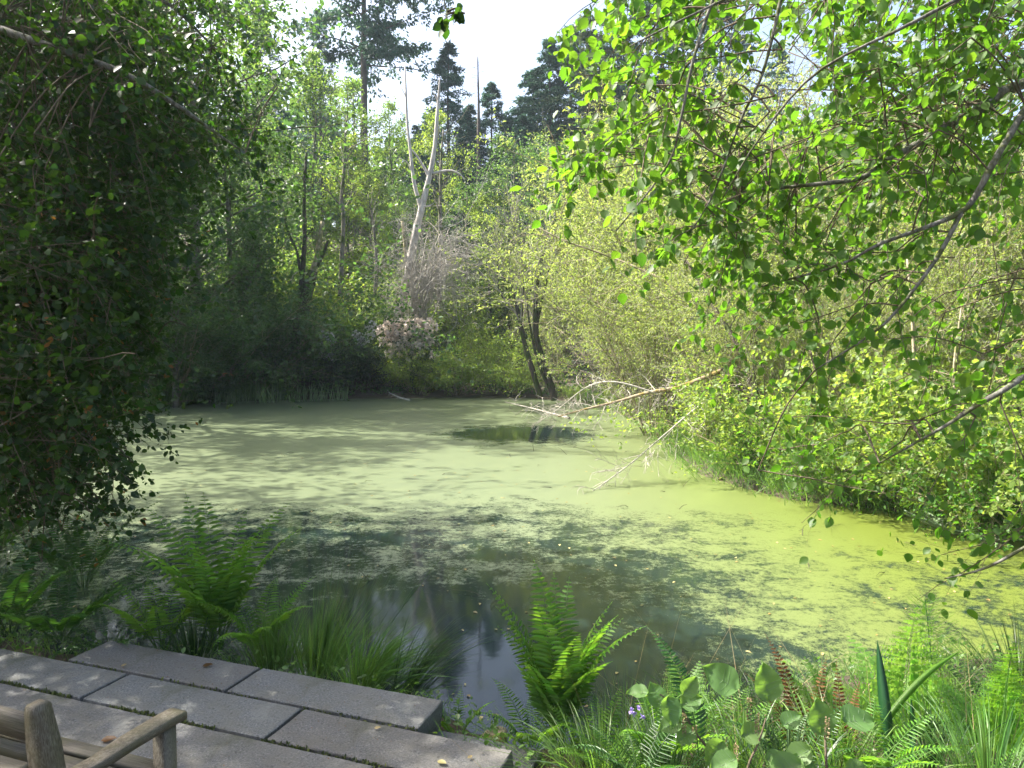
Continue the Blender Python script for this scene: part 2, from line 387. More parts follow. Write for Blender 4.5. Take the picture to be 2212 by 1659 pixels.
# ---------------------------------------------------------------- ground and pond
POND = [(-3.4, 5.1), (-2.6, 4.95), (-1.7, 4.72), (-.9, 4.45), (-.25, 4.05), (.15, 3.78), (.55, 3.95), (1.2, 4.25), (2.0, 4.65), (3.0, 4.9), (4.5, 4.95),
        (6.6, 5.3), (7.6, 6.3), (6.6, 7.4), (5.9, 8.6), (5.1, 9.5), (4.0, 10.4), (3.3, 12.3), (3.5, 15), (4.2, 19), (3.6, 25), (2.6, 30),
        (.8, 32.2), (-3, 32.5), (-8, 31.6), (-13, 29.6), (-13.4, 25), (-12.2, 19), (-9.8, 14), (-7.8, 10.5), (-6.2, 8), (-4.9, 6)]
def pond_sd(x, y):
    x = np.asarray(x, float); y = np.asarray(y, float); d = np.full(x.shape, 1e9)
    for i in range(len(POND)):
        a = np.array(POND[i]); b = np.array(POND[(i+1) % len(POND)]); e = b-a
        t = np.clip(((x-a[0])*e[0]+(y-a[1])*e[1])/(e@e), 0, 1)
        d = np.minimum(d, np.hypot(x-a[0]-t*e[0], y-a[1]-t*e[1]))
    return np.where(in_poly(x, y, POND), -d, d)
def ground_z(x, y):
    x = np.asarray(x, float); y = np.asarray(y, float); d = pond_sd(x, y)
    bank = np.where(d > 0, .13*(1-np.exp(-d*6)) + .02*np.minimum(d, 10), np.maximum(d*.7, -.8))
    hill = np.clip(d-2.0, 0, 34)*.30*np.clip((y-20)/14, 0, 1) + np.clip(d-3, 0, 20)*.16*np.clip((y-3)/6, 0, 1)*(np.abs(x) > 3)
    b = .05*np.sin(x*1.7+y*.9)*np.sin(y*1.3-x*.6)*np.clip(d, 0, 1)*np.clip((np.hypot(x+1.5, y-2.5)-2.5), 0, 1)
    return bank + np.where(d > 0, hill, 0) + b
def terrain():
    s = np.linspace(-1, 1, 300); gx = np.sinh(s*5.2)/np.sinh(5.2)*700 + 0
    s2 = np.linspace(-.62, 1, 300); gy = np.sinh(s2*4.6)/np.sinh(4.6)*700 + 6
    X, Y = np.meshgrid(gx, gy, indexing='ij'); Z = ground_z(X, Y)
    V = np.stack([X, Y, Z], -1).reshape(-1, 3); n = 300
    i, j = np.meshgrid(np.arange(n-1), np.arange(n-1), indexing='ij'); a = i*n+j
    F = np.stack([a, a+n, a+n+1, a+1], -1).reshape(-1, 4)
    o = MB().add(V, F).build('ground', M_SOIL, smooth=True); tag(o, kind='structure')
terrain()
def pond():
    V = [(-16, 3, 0), (10, 3, 0), (10, 35, 0), (-16, 35, 0)]
    o = MB().add(V, [[0, 1, 2, 3]]).build('water', M_WATER); tag(o, kind='structure')
pond()

# ---------------------------------------------------------------- terrace slabs
SZ = 0.30
E1 = np.array([-.943, .332, 0]); E2 = np.array([-.332, -.943, 0])
O0 = G(1772/1.8517, 2800/1.8517, SZ)          # far right corner of the front row
def slab(a0, a1, b0, b1, top, th, label, seed, grp='granite slabs of the terrace'):
    """a along E1 (to the left), b along E2 (towards the viewer) from O0"""
    rng = rs(seed); na = max(2, int((a1-a0)/.06)); nb = max(2, int((b1-b0)/.06))
    A = np.linspace(0, a1-a0, na); B = np.linspace(0, b1-b0, nb); ch = .004
    me = bpy.data.meshes.new('stone_slab')
    import bmesh
    bm = bmesh.new()
    def ring(z, ins):
        p = []
        for x in A[:-1]: p.append((x, 0, z))
        for y in B[:-1]: p.append((A[-1], y, z))
        for x in A[::-1][:-1]: p.append((x, B[-1], z))
        for y in B[::-1][:-1]: p.append((0, y, z))
        out = []
        for x, y, zz in p:
            cx = min(max(x, ins), A[-1]-ins); cy = min(max(y, ins), B[-1]-ins)
            out.append(bm.verts.new((cx, cy, zz)))
        return out
    r0 = ring(0, .006)
    r1 = ring(-.005, 0); r2 = ring(-th*.5, 0); r3 = ring(-th, .012)
    for v in r1+r0:
        v.co.x += rng.normal(0, .0012); v.co.y += rng.normal(0, .0012)
    for v in r2+r3:
        v.co.x += rng.normal(0, .004); v.co.y += rng.normal(0, .004)
    for ra, rb in ((r0, r1), (r1, r2), (r2, r3)):
        for i in range(len(ra)): bm.faces.new((ra[i], ra[(i+1) % len(ra)], rb[(i+1) % len(rb)], rb[i]))
    bm.faces.new(r0); bm.faces.new(r3)
    bmesh.ops.recalc_face_normals(bm, faces=bm.faces[:])
    bm.to_mesh(me); bm.free(); me.materials.append(M_STONE)
    o = bpy.data.objects.new('stone_slab', me); C.objects.link(o)
    p = O0 + E1*a0 + E2*b0
    o.matrix_world = Matrix(((E1[0], E2[0], 0, p[0]), (E1[1], E2[1], 0, p[1]), (0, 0, 1, top), (0, 0, 0, 1)))
    tag(o, label, 'paving slab', grp, 'thing'); return o
D1 = .300; gp = .026; ge = .022; L1 = 1.185
slab(0, L1, 0, D1, SZ, .16, 'pale granite slab at the water edge with an exposed dark right end', 1)
slab(L1+ge, 2*L1+ge, 0, D1, SZ, .16, 'pale granite slab at the terrace edge below the tall lady fern', 2)
b = D1+gp
slab(-.515, .655, b, b+.305, SZ-.002, .16, 'dark slab running to the right end of the terrace above the low step', 3)
slab(.655+ge, .655+ge+1.19, b, b+.305, SZ, .16, 'brownish slab in the second row with sun flecks behind the bench arm', 4)
slab(.655+ge*2+1.19, .655+ge*2+2.38, b, b+.305, SZ, .16, 'dark brownish slab in the second row between the ferns and the bench', 5)
slab(.655+ge*3+2.38, .655+ge*3+3.57, b, b+.305, SZ, .16, 'slab of the second row cut by the left photo edge', 51)
b2 = b+.305+gp
slab(-1.3, .02, b2, b2+.62, SZ, .16, 'grey slab of the third row at the bottom edge, right of the joint', 6)
slab(.02+ge, 1.25, b2, b2+.62, SZ, .16, 'speckled grey slab right of the bench front leg', 7)
slab(1.25+ge, 2.55, b2, b2+.62, SZ, .16, 'grey slab under the bench with a curled orange leaf on it', 8)
slab(2.55+ge, 3.8, b2, b2+.62, SZ, .16, 'grey slab behind the bench backrest at the left edge', 9)
slab(-1.4, .2, b2+.65, b2+1.3, SZ, .16, 'grey slab below the photo at the viewer feet', 10)
slab(.2+ge, 1.8, b2+.65, b2+1.3, SZ, .16, 'grey slab carrying the back legs of the bench', 11)
slab(1.8+ge, 3.6, b2+.65, b2+1.3, SZ, .16, 'grey slab carrying the far end of the bench', 12)
pc = G(2170/1.8517, 2999/1.8517, .137) - O0
slab(float(pc@E1), float(pc@E1)+1.25, float(pc@E2), float(pc@E2)+.4, .137, .15, 'sunlit lower step slab sticking out beneath the terrace corner', 13)
# bedding below the slabs and moss in the joints
def bedding():
    mb = MB()
    p = [O0+E1*.1+E2*.04, O0+E1*2.3+E2*.04, O0+E1*2.3+E2*.36, O0+E1*4.2+E2*.36, O0+E1*4.2+E2*2.3, O0-E1*1.3+E2*2.3, O0-E1*1.3+E2*.8, O0-E1*.4+E2*.6, O0-E1*.4+E2*.36, O0+E1*.1+E2*.36]
    V = [(q[0], q[1], z) for z in (.262, -.3) for q in p]; n = len(p)
    mb.add(V, [list(range(n))]); mb.F.append(np.array([[i, (i+1) % n, n+(i+1) % n, n+i] for i in range(n)]))
    o = mb.build('bedding_soil', M_SOIL); tag(o, kind='structure')
bedding()
def moss():
    rng = rs(77); mb = MB(); pts = []
    for (a0, a1, bb, dens) in ((.9, 3.6, b2-gp/2, 1500), (.0, 2.4, b-gp/2, 320), (-.5, .9, b2-gp/2, 350)):
        a = rng.uniform(a0, a1, dens); a = a[np.sin(a*6.1)+np.sin(a*13)*.6 > -.5]
        pts.append(O0[None]+E1[None]*a[:, None]+E2[None]*(bb+rng.normal(0, .008, len(a)))[:, None])
    p = np.concatenate(pts); p[:, 2] = SZ-.025+rng.uniform(0, .022, len(p))
    n = len(p); ax = rng.normal(0, .6, (n, 3)); ax[:, 2] += 1
    leaves(mb, p, ax, rng.normal(size=(n, 3)), rng.uniform(.008, .024, n), .6, T_QUAD)
    ax = rng.normal(0, 1, (n, 3)); leaves(mb, p, ax, rng.normal(size=(n, 3)), rng.uniform(.008, .018, n), .8, T_QUAD)
    o = mb.build('moss', M_MOSS); tag(o, 'green moss growing in the slab joints', 'moss', kind='stuff')
moss()

# ---------------------------------------------------------------- bench
def beam(mb, p, q, w, h, up=(0, 0, 1), ch=.004, seg=1):
    """chamfered bar from p to q, w across, h along up"""
    p = np.array(p, float); q = np.array(q, float); t = nrm(q-p); s = nrm(np.cross(t, np.array(up, float))); u = np.cross(s, t)
    a, c = w/2, h/2
    pr = [(-a+ch, -c), (a-ch, -c), (a, -c+ch), (a, c-ch), (a-ch, c), (-a+ch, c), (-a, c-ch), (-a, -c+ch)]
    V = [o + s*x + u*y for o in (p, q) for x, y in pr]
    mb.add(V, [[i, (i+1) % 8, 8+(i+1) % 8, 8+i] for i in range(8)]); mb.F.append(np.array([list(range(7, -1, -1)), list(range(8, 16))])+mb.n-16)
    return mb
def loft(mb, rings):
    k = len(rings[0]); V = [p for r in rings for p in r]
    mb.add(V, [[i*k+j, i*k+(j+1) % k, (i+1)*k+(j+1) % k, (i+1)*k+j] for i in range(len(rings)-1) for j in range(k)])
    mb.F.append(np.array([list(range(k-1, -1, -1)), list(range((len(rings)-1)*k, len(rings)*k))])+mb.n-len(V))
def bench():
    A = W(741/1.8517, 2868/1.8517, 2.47)
    # local frame: x along E1 (to the left end), y along E2 (towards the back), origin under the right front leg
    o = tag(empty('garden_bench'), 'weathered grey wooden bench with flat arm seen from behind at lower left', 'bench')
    org = np.array([A[0], A[1], SZ]) + E2*.06 + E1*.035
    o.matrix_world = Matrix(((E1[0], E2[0], 0, org[0]), (E1[1], E2[1], 0, org[1]), (0, 0, 1, SZ), (0, 0, 0, 1)))
    Wd = 1.25
    def post(x):
        mb = MB(); rg = []
        for z, y, d in ((0, .50, .055), (.40, .47, .055), (.62, .48, .055), (.80, .50, .055), (.90, .512, .055), (.918, .513, .05), (.925, .514, .036)):
            w = .034 if z < .88 else .030 if z < .895 else .018
            rg.append([(x-w, y-d/2, z), (x+w, y-d/2, z), (x+w, y+d/2, z), (x-w, y+d/2, z)])
        loft(mb, rg); mb.build('back_post', M_WOOD, o)
    for x in (-.085, Wd+.085): post(x)
    for x in (0, Wd): beam(MB(), (x, 0, 0), (x, 0, .575), .056, .058, (0, 1, 0)).build('leg', M_WOOD, o)
    for x in (0, Wd):
        mb = MB(); rg = []
        for y, z, w, h in ((-.075, .590, .018, .020), (-.07, .592, .034, .028), (-.055, .596, .038, .03), (0, .60, .038, .03), (.15, .603, .036, .03), (.27, .598, .031, .03), (.34, .602, .03, .03), (.48, .616, .03, .03)):
            rg.append([(x-w, y, z-h/2), (x+w, y, z-h/2), (x+w, y, z+h*.35), (x+w*.85, y, z+h/2), (x-w*.85, y, z+h/2), (x-w, y, z+h*.35)])
        loft(mb, rg); mb.build('armrest', M_WOOD, o)
    # seat slats
    for i, y in enumerate((.01, .085, .16, .235, .31, .385)):
        if 0: pass
        beam(MB(), (.0 if 0 < i else .03, y, .425-.012*math.sin(i/5*3.1)), (Wd-.0 if 0 < i else Wd-.03, y, .425-.012*math.sin(i/5*3.1)), .064, .02).build('seat_slat', M_WOOD, o)
    beam(MB(), (.03, .0, .375), (Wd-.03, .0, .375), .025, .07).build('apron', M_WOOD, o)
    for x in (.0, Wd): beam(MB(), (x, .03, .372), (x, .445, .372), .025, .06).build('side_rail', M_WOOD, o)
    for x in (.0, Wd): beam(MB(), (x, .03, .14), (x, .475, .14), .025, .04).build('stretcher', M_WOOD, o)
    # back: curved top rail, second rail, diagonal lattice, lower rail
    mb = MB(); rg = []
    for t in np.linspace(0, 1, 13):
        x = -.055+(Wd+.11)*t; z = .845+.015*math.sin(t*math.pi)
        rg.append([(x, .485, z-.04), (x, .515, z-.04), (x, .53, z+.025), (x, .518, z+.04), (x, .508, z+.04), (x, .496, z+.025)])
    loft(mb, rg); mb.build('top_rail', M_WOOD, o)
    beam(MB(), (-.05, .493, .755), (Wd+.05, .493, .755), .03, .035, (0, .2, 1)).build('middle_rail', M_WOOD, o)
    beam(MB(), (.034, .482, .50), (Wd-.034, .482, .50), .03, .04).build('lower_rail', M_WOOD, o)
    n = 4; xs = np.linspace(-.04, Wd+.04, n+1)
    for i in range(n):
        x0, x1 = xs[i], xs[i+1]
        beam(MB(), (x0, .502, .74), (x1, .486, .517), .016, .03, (0, 1, 0)).build('back_lattice', M_WOOD, o)
        beam(MB(), (x1, .498, .74), (x0, .482, .517), .014, .03, (0, 1, 0)).build('back_lattice', M_WOOD, o)
bench()

# ---------------------------------------------------------------- tree builders
def trunk_line(H, lean=(0, 0), n=10, wob=.01, rng=None, z0=-.4):
    z = np.linspace(0, 1, n); P = np.zeros((n, 3)); P[:, 2] = z0+z*(H-z0)
    P[:, 0] = lean[0]*z**1.3*H; P[:, 1] = lean[1]*z**1.3*H
    if rng is not None: P[:, :2] += np.cumsum(rng.normal(0, wob*H, (n, 2))*.35, 0)*(z > 0)[:, None]
    return P

def broadleaf(name, seed, H, CW, base, leafm, size, nl=34, n2=6, n3=5, per=9, barkm=None, r0=None, tmpl=T_FOLD, up=.35, lean=(0, 0), tilt=.55, wr=.8, shape=0.75, stems=1, droop=.25, flat=.35):
    """tree of height H, crown width CW, crown from base*H"""
    rng = rs(seed); root = empty(name); barkm = barkm or M_BARK; r0 = r0 or H*.012
    wood = MB(); crown = MB(); Ps, Rs = [], []
    for s in range(stems):
        l = lean if stems == 1 else (rng.normal(0, .22), rng.normal(0, .22))
        P = trunk_line(H*rng.uniform(.8, 1) if s else H, l, 12, .012, rng); R = r0*np.linspace(1, .12, 12)*(1 if stems == 1 else .6)
        Ps.append(P); Rs.append(R)
    P = np.array(Ps); R = np.array(Rs)
    tubes(wood, P, R, 7); wood.build('trunk', barkm, root, smooth=True)
    def ln(t, L):
        q = (t-base)/(1-base); pr = np.clip(np.sin(np.clip(q*.93+.07, 0, 1)*math.pi)**shape, .12, 1)
        return CW*.5*pr*rng.uniform(.65, 1.15, t.shape)
    P1, R1 = grow(P, R, max(4, nl//stems), rng, (base, .97), (45, 75), ln, 7, .07*up, .13, .5, up=up*.5)
    P2, R2 = grow(P1, R1, n2, rng, (.3, 1), (30, 65), .42, 5, 0, .15, .5, flat=flat)
    P3, R3 = grow(P2, R2, n3, rng, (.2, 1), (25, 60), .6, 4, -.04, .2, .5, flat=flat)
    br = MB(); tubes(br, P1, R1, 4); tubes(br, P2, np.maximum(R2, .006), 3); br.build('crown_wood', barkm, root)
    twig_leaves(crown, P3, per, rng, size, wr, tmpl, droop, tilt, size*.9)
    twig_leaves(crown, P2, per//2, rng, size, wr, tmpl, droop, tilt, size*1.2, (.3, 1))
    crown.build('crown', leafm, root)
    root['H'] = H; return root

def conifer(name, seed, H, CW, base, leafm, nb=110, n2=16, per=10, size=.22, droop=-.03, ang=(75, 100), sparse=0.0, wr=.35, r0=None, irreg=.3):
    rng = rs(seed); root = empty(name); wood = MB(); crown = MB()
    P = trunk_line(H, (0, 0), 12, .003, rng)[None]; R = ((r0 or H*.012)*np.linspace(1, .08, 12))[None]
    tubes(wood, P, R, 7); wood.build('trunk', M_CONBARK, root, smooth=True)
    def ln(t, L):
        q = (t-base)/(1-base)
        return CW*.5*np.clip((1-q)**.85+.03, .03, 1)*rng.uniform(1-irreg, 1+irreg*.5, t.shape)
    P1, R1 = grow(P, R, nb, rng, (base, .995), ang, ln, 7, droop, .05, .3)
    if sparse:
        k = rng.uniform(size=len(P1)) > sparse; P1 = P1[k]; R1 = R1[k]
    P2, R2 = grow(P1, R1, n2, rng, (.15, 1), (40, 70), lambda t, L: L*.32*(1.15-t)*rng.uniform(.6, 1.2, t.shape)+size*.5, 4, -.09, .1, .4, flat=.85)
    br = MB(); tubes(br, P1, np.maximum(R1, .012), 4); br.build('crown_wood', M_CONBARK, root)
    twig_leaves(crown, P2, per, rng, size, wr, T_LANCE, .35, .7, size*.25)
    crown.build('crown', leafm, root)
    root['H'] = H; return root

def shrub(name, seed, H, CW, leafm, size, stems=16, n2=7, n3=5, per=8, tmpl=T_FOLD, wr=.75, barkm=None, spread=(10, 50), r=.02, droop=.2, leafstart=.15, tilt=.6, n4=0):
    rng = rs(seed); root = empty(name); barkm = barkm or M_WSTEM
    az = rng.uniform(0, 2*math.pi, stems); el = np.radians(rng.uniform(spread[0], spread[1], stems))
    d = np.stack([np.sin(el)*np.cos(az)*CW/H*1.1, np.sin(el)*np.sin(az)*CW/H*1.1, np.cos(el)], -1); d = nrm(d)
    L = H/np.maximum(d[:, 2], .45)*rng.uniform(.65, 1.0, stems)
    n = 8; P = np.empty((stems, n, 3)); P[:, 0] = np.stack([np.cos(az)*CW*.08, np.sin(az)*CW*.08, np.full(stems, -.15)], -1)
    for s in range(1, n):
        P[:, s] = P[:, s-1] + d*(L/(n-1))[:, None]; d = d + rng.normal(0, .06, d.shape); d[:, 2] -= .03; d = nrm(d)
    R = r*rng.uniform(.6, 1.2, stems)[:, None]*np.linspace(1, .25, n)[None]
    P1, R1 = grow(P, R, n2, rng, (leafstart, 1), (20, 55), .38, 6, 0, .12, .6)
    P2, R2 = grow(P1, R1, n3, rng, (.15, 1), (25, 60), .5, 4, 0, .18, .6)
    wood = MB(); tubes(wood, P, R, 5); tubes(wood, P1, R1, 4)
    if n4 or size > .06: tubes(wood, P2, R2, 3)
    wood.build('stems', barkm, root)
    crown = MB(); twig_leaves(crown, P2, per, rng, size, wr, tmpl, droop, tilt, size*.7)
    twig_leaves(crown, P1, per//2, rng, size, wr, tmpl, droop, tilt, size*.7, (.3, 1))
    crown.build('foliage', leafm, root)
    root['H'] = H; return root

USED = set()
def place(proto, u, vtop, Z, label, cat='tree', group=None, wf=1.0, rz=0.0, minz=None):
    """put a copy of a tree so that it stands on the ground at distance Z and reaches photo height vtop"""
    top = W(u, vtop, Z); x = top[0]; gz = float(ground_z(np.array([x]), np.array([Z]))[0]); gz = max(gz, 0) if minz is None else minz
    H = proto['H']; s = (top[2]-gz)/H
    o = proto if proto.name not in USED else copy_tree(proto)
    USED.add(proto.name)
    o.location = (x, Z, gz); o.rotation_euler = (0, 0, rz); o.scale = (s*wf, s*wf, s)
    return tag(o, label, cat, group)

# prototypes
A1 = broadleaf('alder_tree', 11, 16, 6.5, .22, LM['far_alder'], .17, 34, 6, 5, 6)
A2 = broadleaf('alder_tree', 12, 17, 7.5, .15, LM['far_alder'], .17, 36, 6, 5, 6, lean=(.04, .0))
A3 = broadleaf('alder_tree', 13, 14, 7.0, .25, LM['far_bright'], .16, 30, 6, 5, 6, flat=.55)
M1 = broadleaf('maple_tree', 14, 15, 9.0, .12, LM['far_dark'], .155, 44, 6, 5, 7)
M2 = broadleaf('maple_tree', 15, 15, 9.0, .10, LM['far_dark'], .155, 44, 6, 5, 7, lean=(-.04, 0))
F1 = conifer('fir_tree', 21, 44, 21, .42, LM['conifer'], 100, 22, 18, .5, -.02, (70, 100), .2, irreg=.5, wr=.5)
F2 = conifer('cedar_tree', 22, 24, 11, .12, LM['conifer'], 150, 12, 10, .36, -.09, (80, 110))
F3 = conifer('fir_tree', 23, 26, 13, .12, LM['conifer'], 150, 13, 10, .36, -.04, (80, 105))
F4 = conifer('fir_tree', 24, 26, 14, .12, LM['conifer_light'], 150, 13, 10, .36, -.04, (80, 105))
S1 = shrub('leafy_shrub', 31, 3.2, 4.0, LM['far_bright'], .11, 22, 7, 6, 9)
S2 = shrub('leafy_shrub', 32, 3.2, 4.0, LM['far_dark'], .10, 22, 7, 6, 13)
S3 = shrub('leafy_shrub', 33, 3.0, 4.0, LM['far_alder'], .11, 22, 7, 6, 9)
R1_ = shrub('rhododendron', 34, 3.4, 4.6, LM['rhodo_leaf'], .15, 22, 7, 6, 9, wr=.4, barkm=M_DARKBARK)

# --- conifers on the skyline
gk = 'conifers on the skyline'
place(F1, 778, -400, 58, 'huge dark fir with open layered branches rising out of the top edge', 'tree', gk, 1.0, .3)
place(F2, 965, 90, 60, 'narrow pale cedar with a pointed top left of the bare pole', 'tree', gk, 1.35, 1.1)
place(F3, 1062, 180, 62, 'small fir just right of the bare pole trunk', 'tree', gk, 1.3, 2.0)
place(F2, 1190, 80, 56, 'tall bluish cedar left of the hanging alder leaves', 'tree', gk, 1.4, 3.0)
place(F4, 1270, 30, 55, 'olive green fir behind the left edge of the alder leaves', 'tree', gk, 1.4, .7)
place(F3, 1400, -60, 58, 'dark fir behind the hanging alder leaves', 'tree', gk, 1.4, 4.0)
place(F3, 1560, -60, 52, 'tall dark fir left of the small sky gap in the alder leaves', 'tree', gk, 1.3, 5.0)
place(F2, 560, -40, 52, 'dark cedar spire at the top left of the sky', 'tree', gk, .8, 2.2)
place(F3, 690, 20, 60, 'fir partly hidden behind the bright alder crown', 'tree', gk, .8, .9)
place(F2, 900, 270, 58, 'short cedar behind the forked dead trunk', 'tree', gk, 1.2, 4.4)
place(F3, 1130, 250, 50, 'broad dark fir above the twin willow stems', 'tree', gk, 1.4, 1.9)
place(F2, 1010, 240, 56, 'drooping cedar left of the bare pole', 'tree', gk, 1.1, 5.4)
place(F3, 1680, 90, 60, 'fir low in the sky gap at right', 'tree', gk, 1.3, 3.3)

place(F3, 1325, 10, 57, 'dark fir between the olive fir and the tall dark firs', 'tree', gk, 1.4, 2.6)
place(F2, 1475, -40, 55, 'cedar between the two tallest dark firs at right', 'tree', gk, 1.5, .3)
place(F3, 1100, 250, 58, 'low bluish fir left of the tall bluish cedar', 'tree', gk, 1.4, 4.6)
place(F2, 990, 330, 55, 'dark cedar filling the slope left of the bare pole', 'tree', gk, 1.4, 3.6)
place(F3, 1150, 150, 59, 'blue green fir rising over the maple left of the tall bluish cedar', 'tree', gk, 1.7, 2.9)
place(F2, 1012, 225, 63, 'small cedar between the pointed cedar and the bare pole', 'tree', gk, 1.7, 1.6)
place(F3, 925, 250, 64, 'dark fir top left of the pointed cedar', 'tree', gk, 1.7, .1)
place(F3, 1235, 55, 61, 'fir between the tall bluish cedar and the olive fir', 'tree', gk, 1.5, 5.7)
place(F4, 1085, 300, 54, 'low olive fir right of the bare pole', 'tree', gk, 1.8, 3.9)
# --- broadleaf trees behind the far bank
ga = 'broadleaf trees behind the far bank'
place(A1, 530, 15, 46, 'tall light alder with a narrow crown reaching into the sky', 'tree', ga, 1.0, .2)
place(A2, 665, 105, 44, 'round light alder crown below the huge fir', 'tree', ga, 1.0, 1.4)
place(A1, 760, 170, 50, 'alder crown right of the round light alder', 'tree', ga, 1.1, 2.7)
place(A2, 855, 225, 52, 'alder crown touching the open sky', 'tree', ga, 1.0, 3.9)
place(M1, 590, 300, 42, 'dense mid green tree below the light alder', 'tree', ga, 1.0, .6)
place(M2, 480, 180, 32, 'dense dark tree at the inner edge of the left leaf mass', 'tree', ga, 1.1, 1.9)
place(M1, 400, -120, 31, 'big dark tree rising behind the near left branches', 'tree', ga, 1.2, 3.1)
place(A1, 420, -60, 56, 'alder filling the upper left between the near branches and the sky', 'tree', ga, 1.2, 5.1)
place(M2, 250, 20, 27, 'dark tree hidden mostly by the near left leaves', 'tree', ga, 1.3, 4.4)
place(A3, 745, 300, 41, 'thin yellow green alder with a curved trunk left of the dead snag', 'tree', ga, .9, .4)
place(A3, 955, 250, 42, 'sparse yellow green alder right of the dead snag', 'tree', ga, .7, 2.5)
place(A3, 800, 400, 41, 'low yellow green alder left of the dead snag', 'tree', ga, 1.1, 4.6)
place(M2, 870, 400, 46, 'dark tree behind the dead snag fork', 'tree', ga, 1.1, 5.9)
place(M1, 1010, 400, 45, 'dark rounded tree behind the arched dead limb', 'tree', ga, 1.2, 2.0)
place(M2, 1120, 300, 42, 'green maple below the skyline firs', 'tree', ga, 1.0, .9)
place(M1, 1190, 330, 40, 'green maple behind the willow thicket top', 'tree', ga, 1.1, 5.0)
place(A3, 1060, 430, 41, 'light young alder below the bare pole', 'tree', ga, 1.2, 3.4)
place(M2, 650, 430, 41, 'dark tree behind the broken leaning trunk', 'tree', ga, 1.1, 2.9)
place(M1, 500, 430, 36, 'shaded tree above the dark left bank', 'tree', ga, 1.2, 5.5)
place(M2, 370, 400, 27, 'shaded tree at the left end of the far bank', 'tree', ga, 1.3, 1.2)
place(M1, 1300, 260, 46, 'tree filling the gap behind the willow thicket', 'tree', ga, 1.4, 1.7)
place(M2, 1480, 240, 44, 'dark tree behind the thicket and the firs', 'tree', ga, 1.4, 3.6)

# --- shrubs along the far bank
gs = 'shrubs along the far bank'
place(S2, 430, 600, 31, 'dark shrub on the left part of the far bank', 'shrub', gs, 1.2, .3)
place(S2, 520, 640, 32, 'dark shrub left of the dark leaning trunk', 'shrub', gs, 1.2, 2.3)
place(S2, 600, 670, 33, 'dark shrub around the foot of the leaning trunk', 'shrub', gs, 1.1, 4.3)
place(S2, 360, 640, 28, 'dark shrub by the grassy left corner of the pond', 'shrub', gs, 1.2, 5.0)
place(S1, 740, 560, 38, 'bright green shrub between the leaning trunk and the snag', 'shrub', gs, 1.0, 1.2)
place(S3, 800, 640, 36.5, 'light shrub left of the dead tangle', 'shrub', gs, .7, 2.9)
place(S3, 690, 700, 35, 'mid green shrub right of the leaning trunk', 'shrub', gs, .8, 4.0)
place(R1_, 670, 700, 33.6, 'dark rhododendron with few blossoms at the water edge', 'rhododendron', gs, .95, .2)
place(R1_, 760, 705, 33.8, 'dark rhododendron with lilac white blossom heads', 'rhododendron', gs, 1.0, 2.2)
place(R1_, 880, 712, 34.6, 'rhododendron with pink blossom heads below the dead snag', 'rhododendron', gs, .8, 3.2)
place(S1, 905, 755, 33.2, 'yellow green bush right of the dark rhododendron at the water', 'shrub', gs, 1.2, .7)  # brighter leaves here and on the next bush: sunlight put into their colour
place(S1, 985, 760, 33.2, 'sunlit yellow green bush ending at the narrow far inlet', 'shrub', gs, 1.2, 4.1)
place(S1, 1000, 600, 40, 'dark shrub behind the dead tangle', 'shrub', gs, 1.1, 1.0)
place(S1, 1075, 700, 36, 'light shrub behind the far end of the pond', 'shrub', gs, 1.0, 2.0)
place(S1, 1100, 770, 32.8, 'bright low bush left of the twin willow stems', 'shrub', gs, 1.2, 5.0)
place(S3, 1060, 560, 44, 'dark shrub under the young alder', 'shrub', gs, 1.2, 3.0)
place(S3, 560, 540, 40, 'shaded shrub above the dark left bank', 'shrub', gs, 1.3, 5.2)
place(S1, 640, 530, 42, 'dark shrub behind the leaning trunk', 'shrub', gs, 1.2, .9)
place(S2, 450, 500, 36, 'dark shrub on the slope above the left bank', 'shrub', gs, 1.1, 1.9)

# a far wood that closes the view behind everything
def far_wood():
    rng = rs(5); mb = MB(); n = 60000
    u = rng.uniform(-500, 2700, n); Z = rng.uniform(62, 95, n)
    p = np.array([((u-1106)/FD)*Z, Z, np.zeros(n)]).T
    g = ground_z(p[:, 0], p[:, 1]); top = 9+3*np.sin(p[:, 0]*.22)+2*np.sin(p[:, 0]*.61+1)
    p[:, 2] = g + top*rng.uniform(0, 1, n)**.7
    leaves(mb, p, rng.normal(size=(n, 3)), rng.normal(size=(n, 3)), rng.uniform(.5, 1.1, n), .8, T_FOLD)
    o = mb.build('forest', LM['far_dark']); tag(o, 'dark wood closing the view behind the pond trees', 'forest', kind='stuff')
far_wood()

# undergrowth behind the banks
def undergrowth():
    rng = rs(6); mb = MB(); n = 160000
    x = rng.uniform(-40, 34, n); y = rng.uniform(6, 62, n); d = pond_sd(x, y)
    k = (d > .3) & ~((np.abs(x+1) < 5) & (y < 6)) & (rng.uniform(size=n) < np.clip(1.2-d/40, .25, 1)); x, y, d = x[k], y[k], d[k]; n = len(x)
    h = (.4+1.7*np.clip(d/4, 0, 1))*(.6+.4*np.sin(x*.9+y*.4)*np.sin(y*.7))
    z = ground_z(x, y)+rng.uniform(0, 1, n)**.8*h
    leaves(mb, np.stack([x, y, z], -1), rng.normal(size=(n, 3))+[0, 0, .3], rng.normal(0, .6, (n, 3))+[0, 0, 1], rng.uniform(.08, .2, n), .7, T_FOLD)
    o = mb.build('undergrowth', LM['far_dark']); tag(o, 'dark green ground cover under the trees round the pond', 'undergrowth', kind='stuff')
undergrowth()

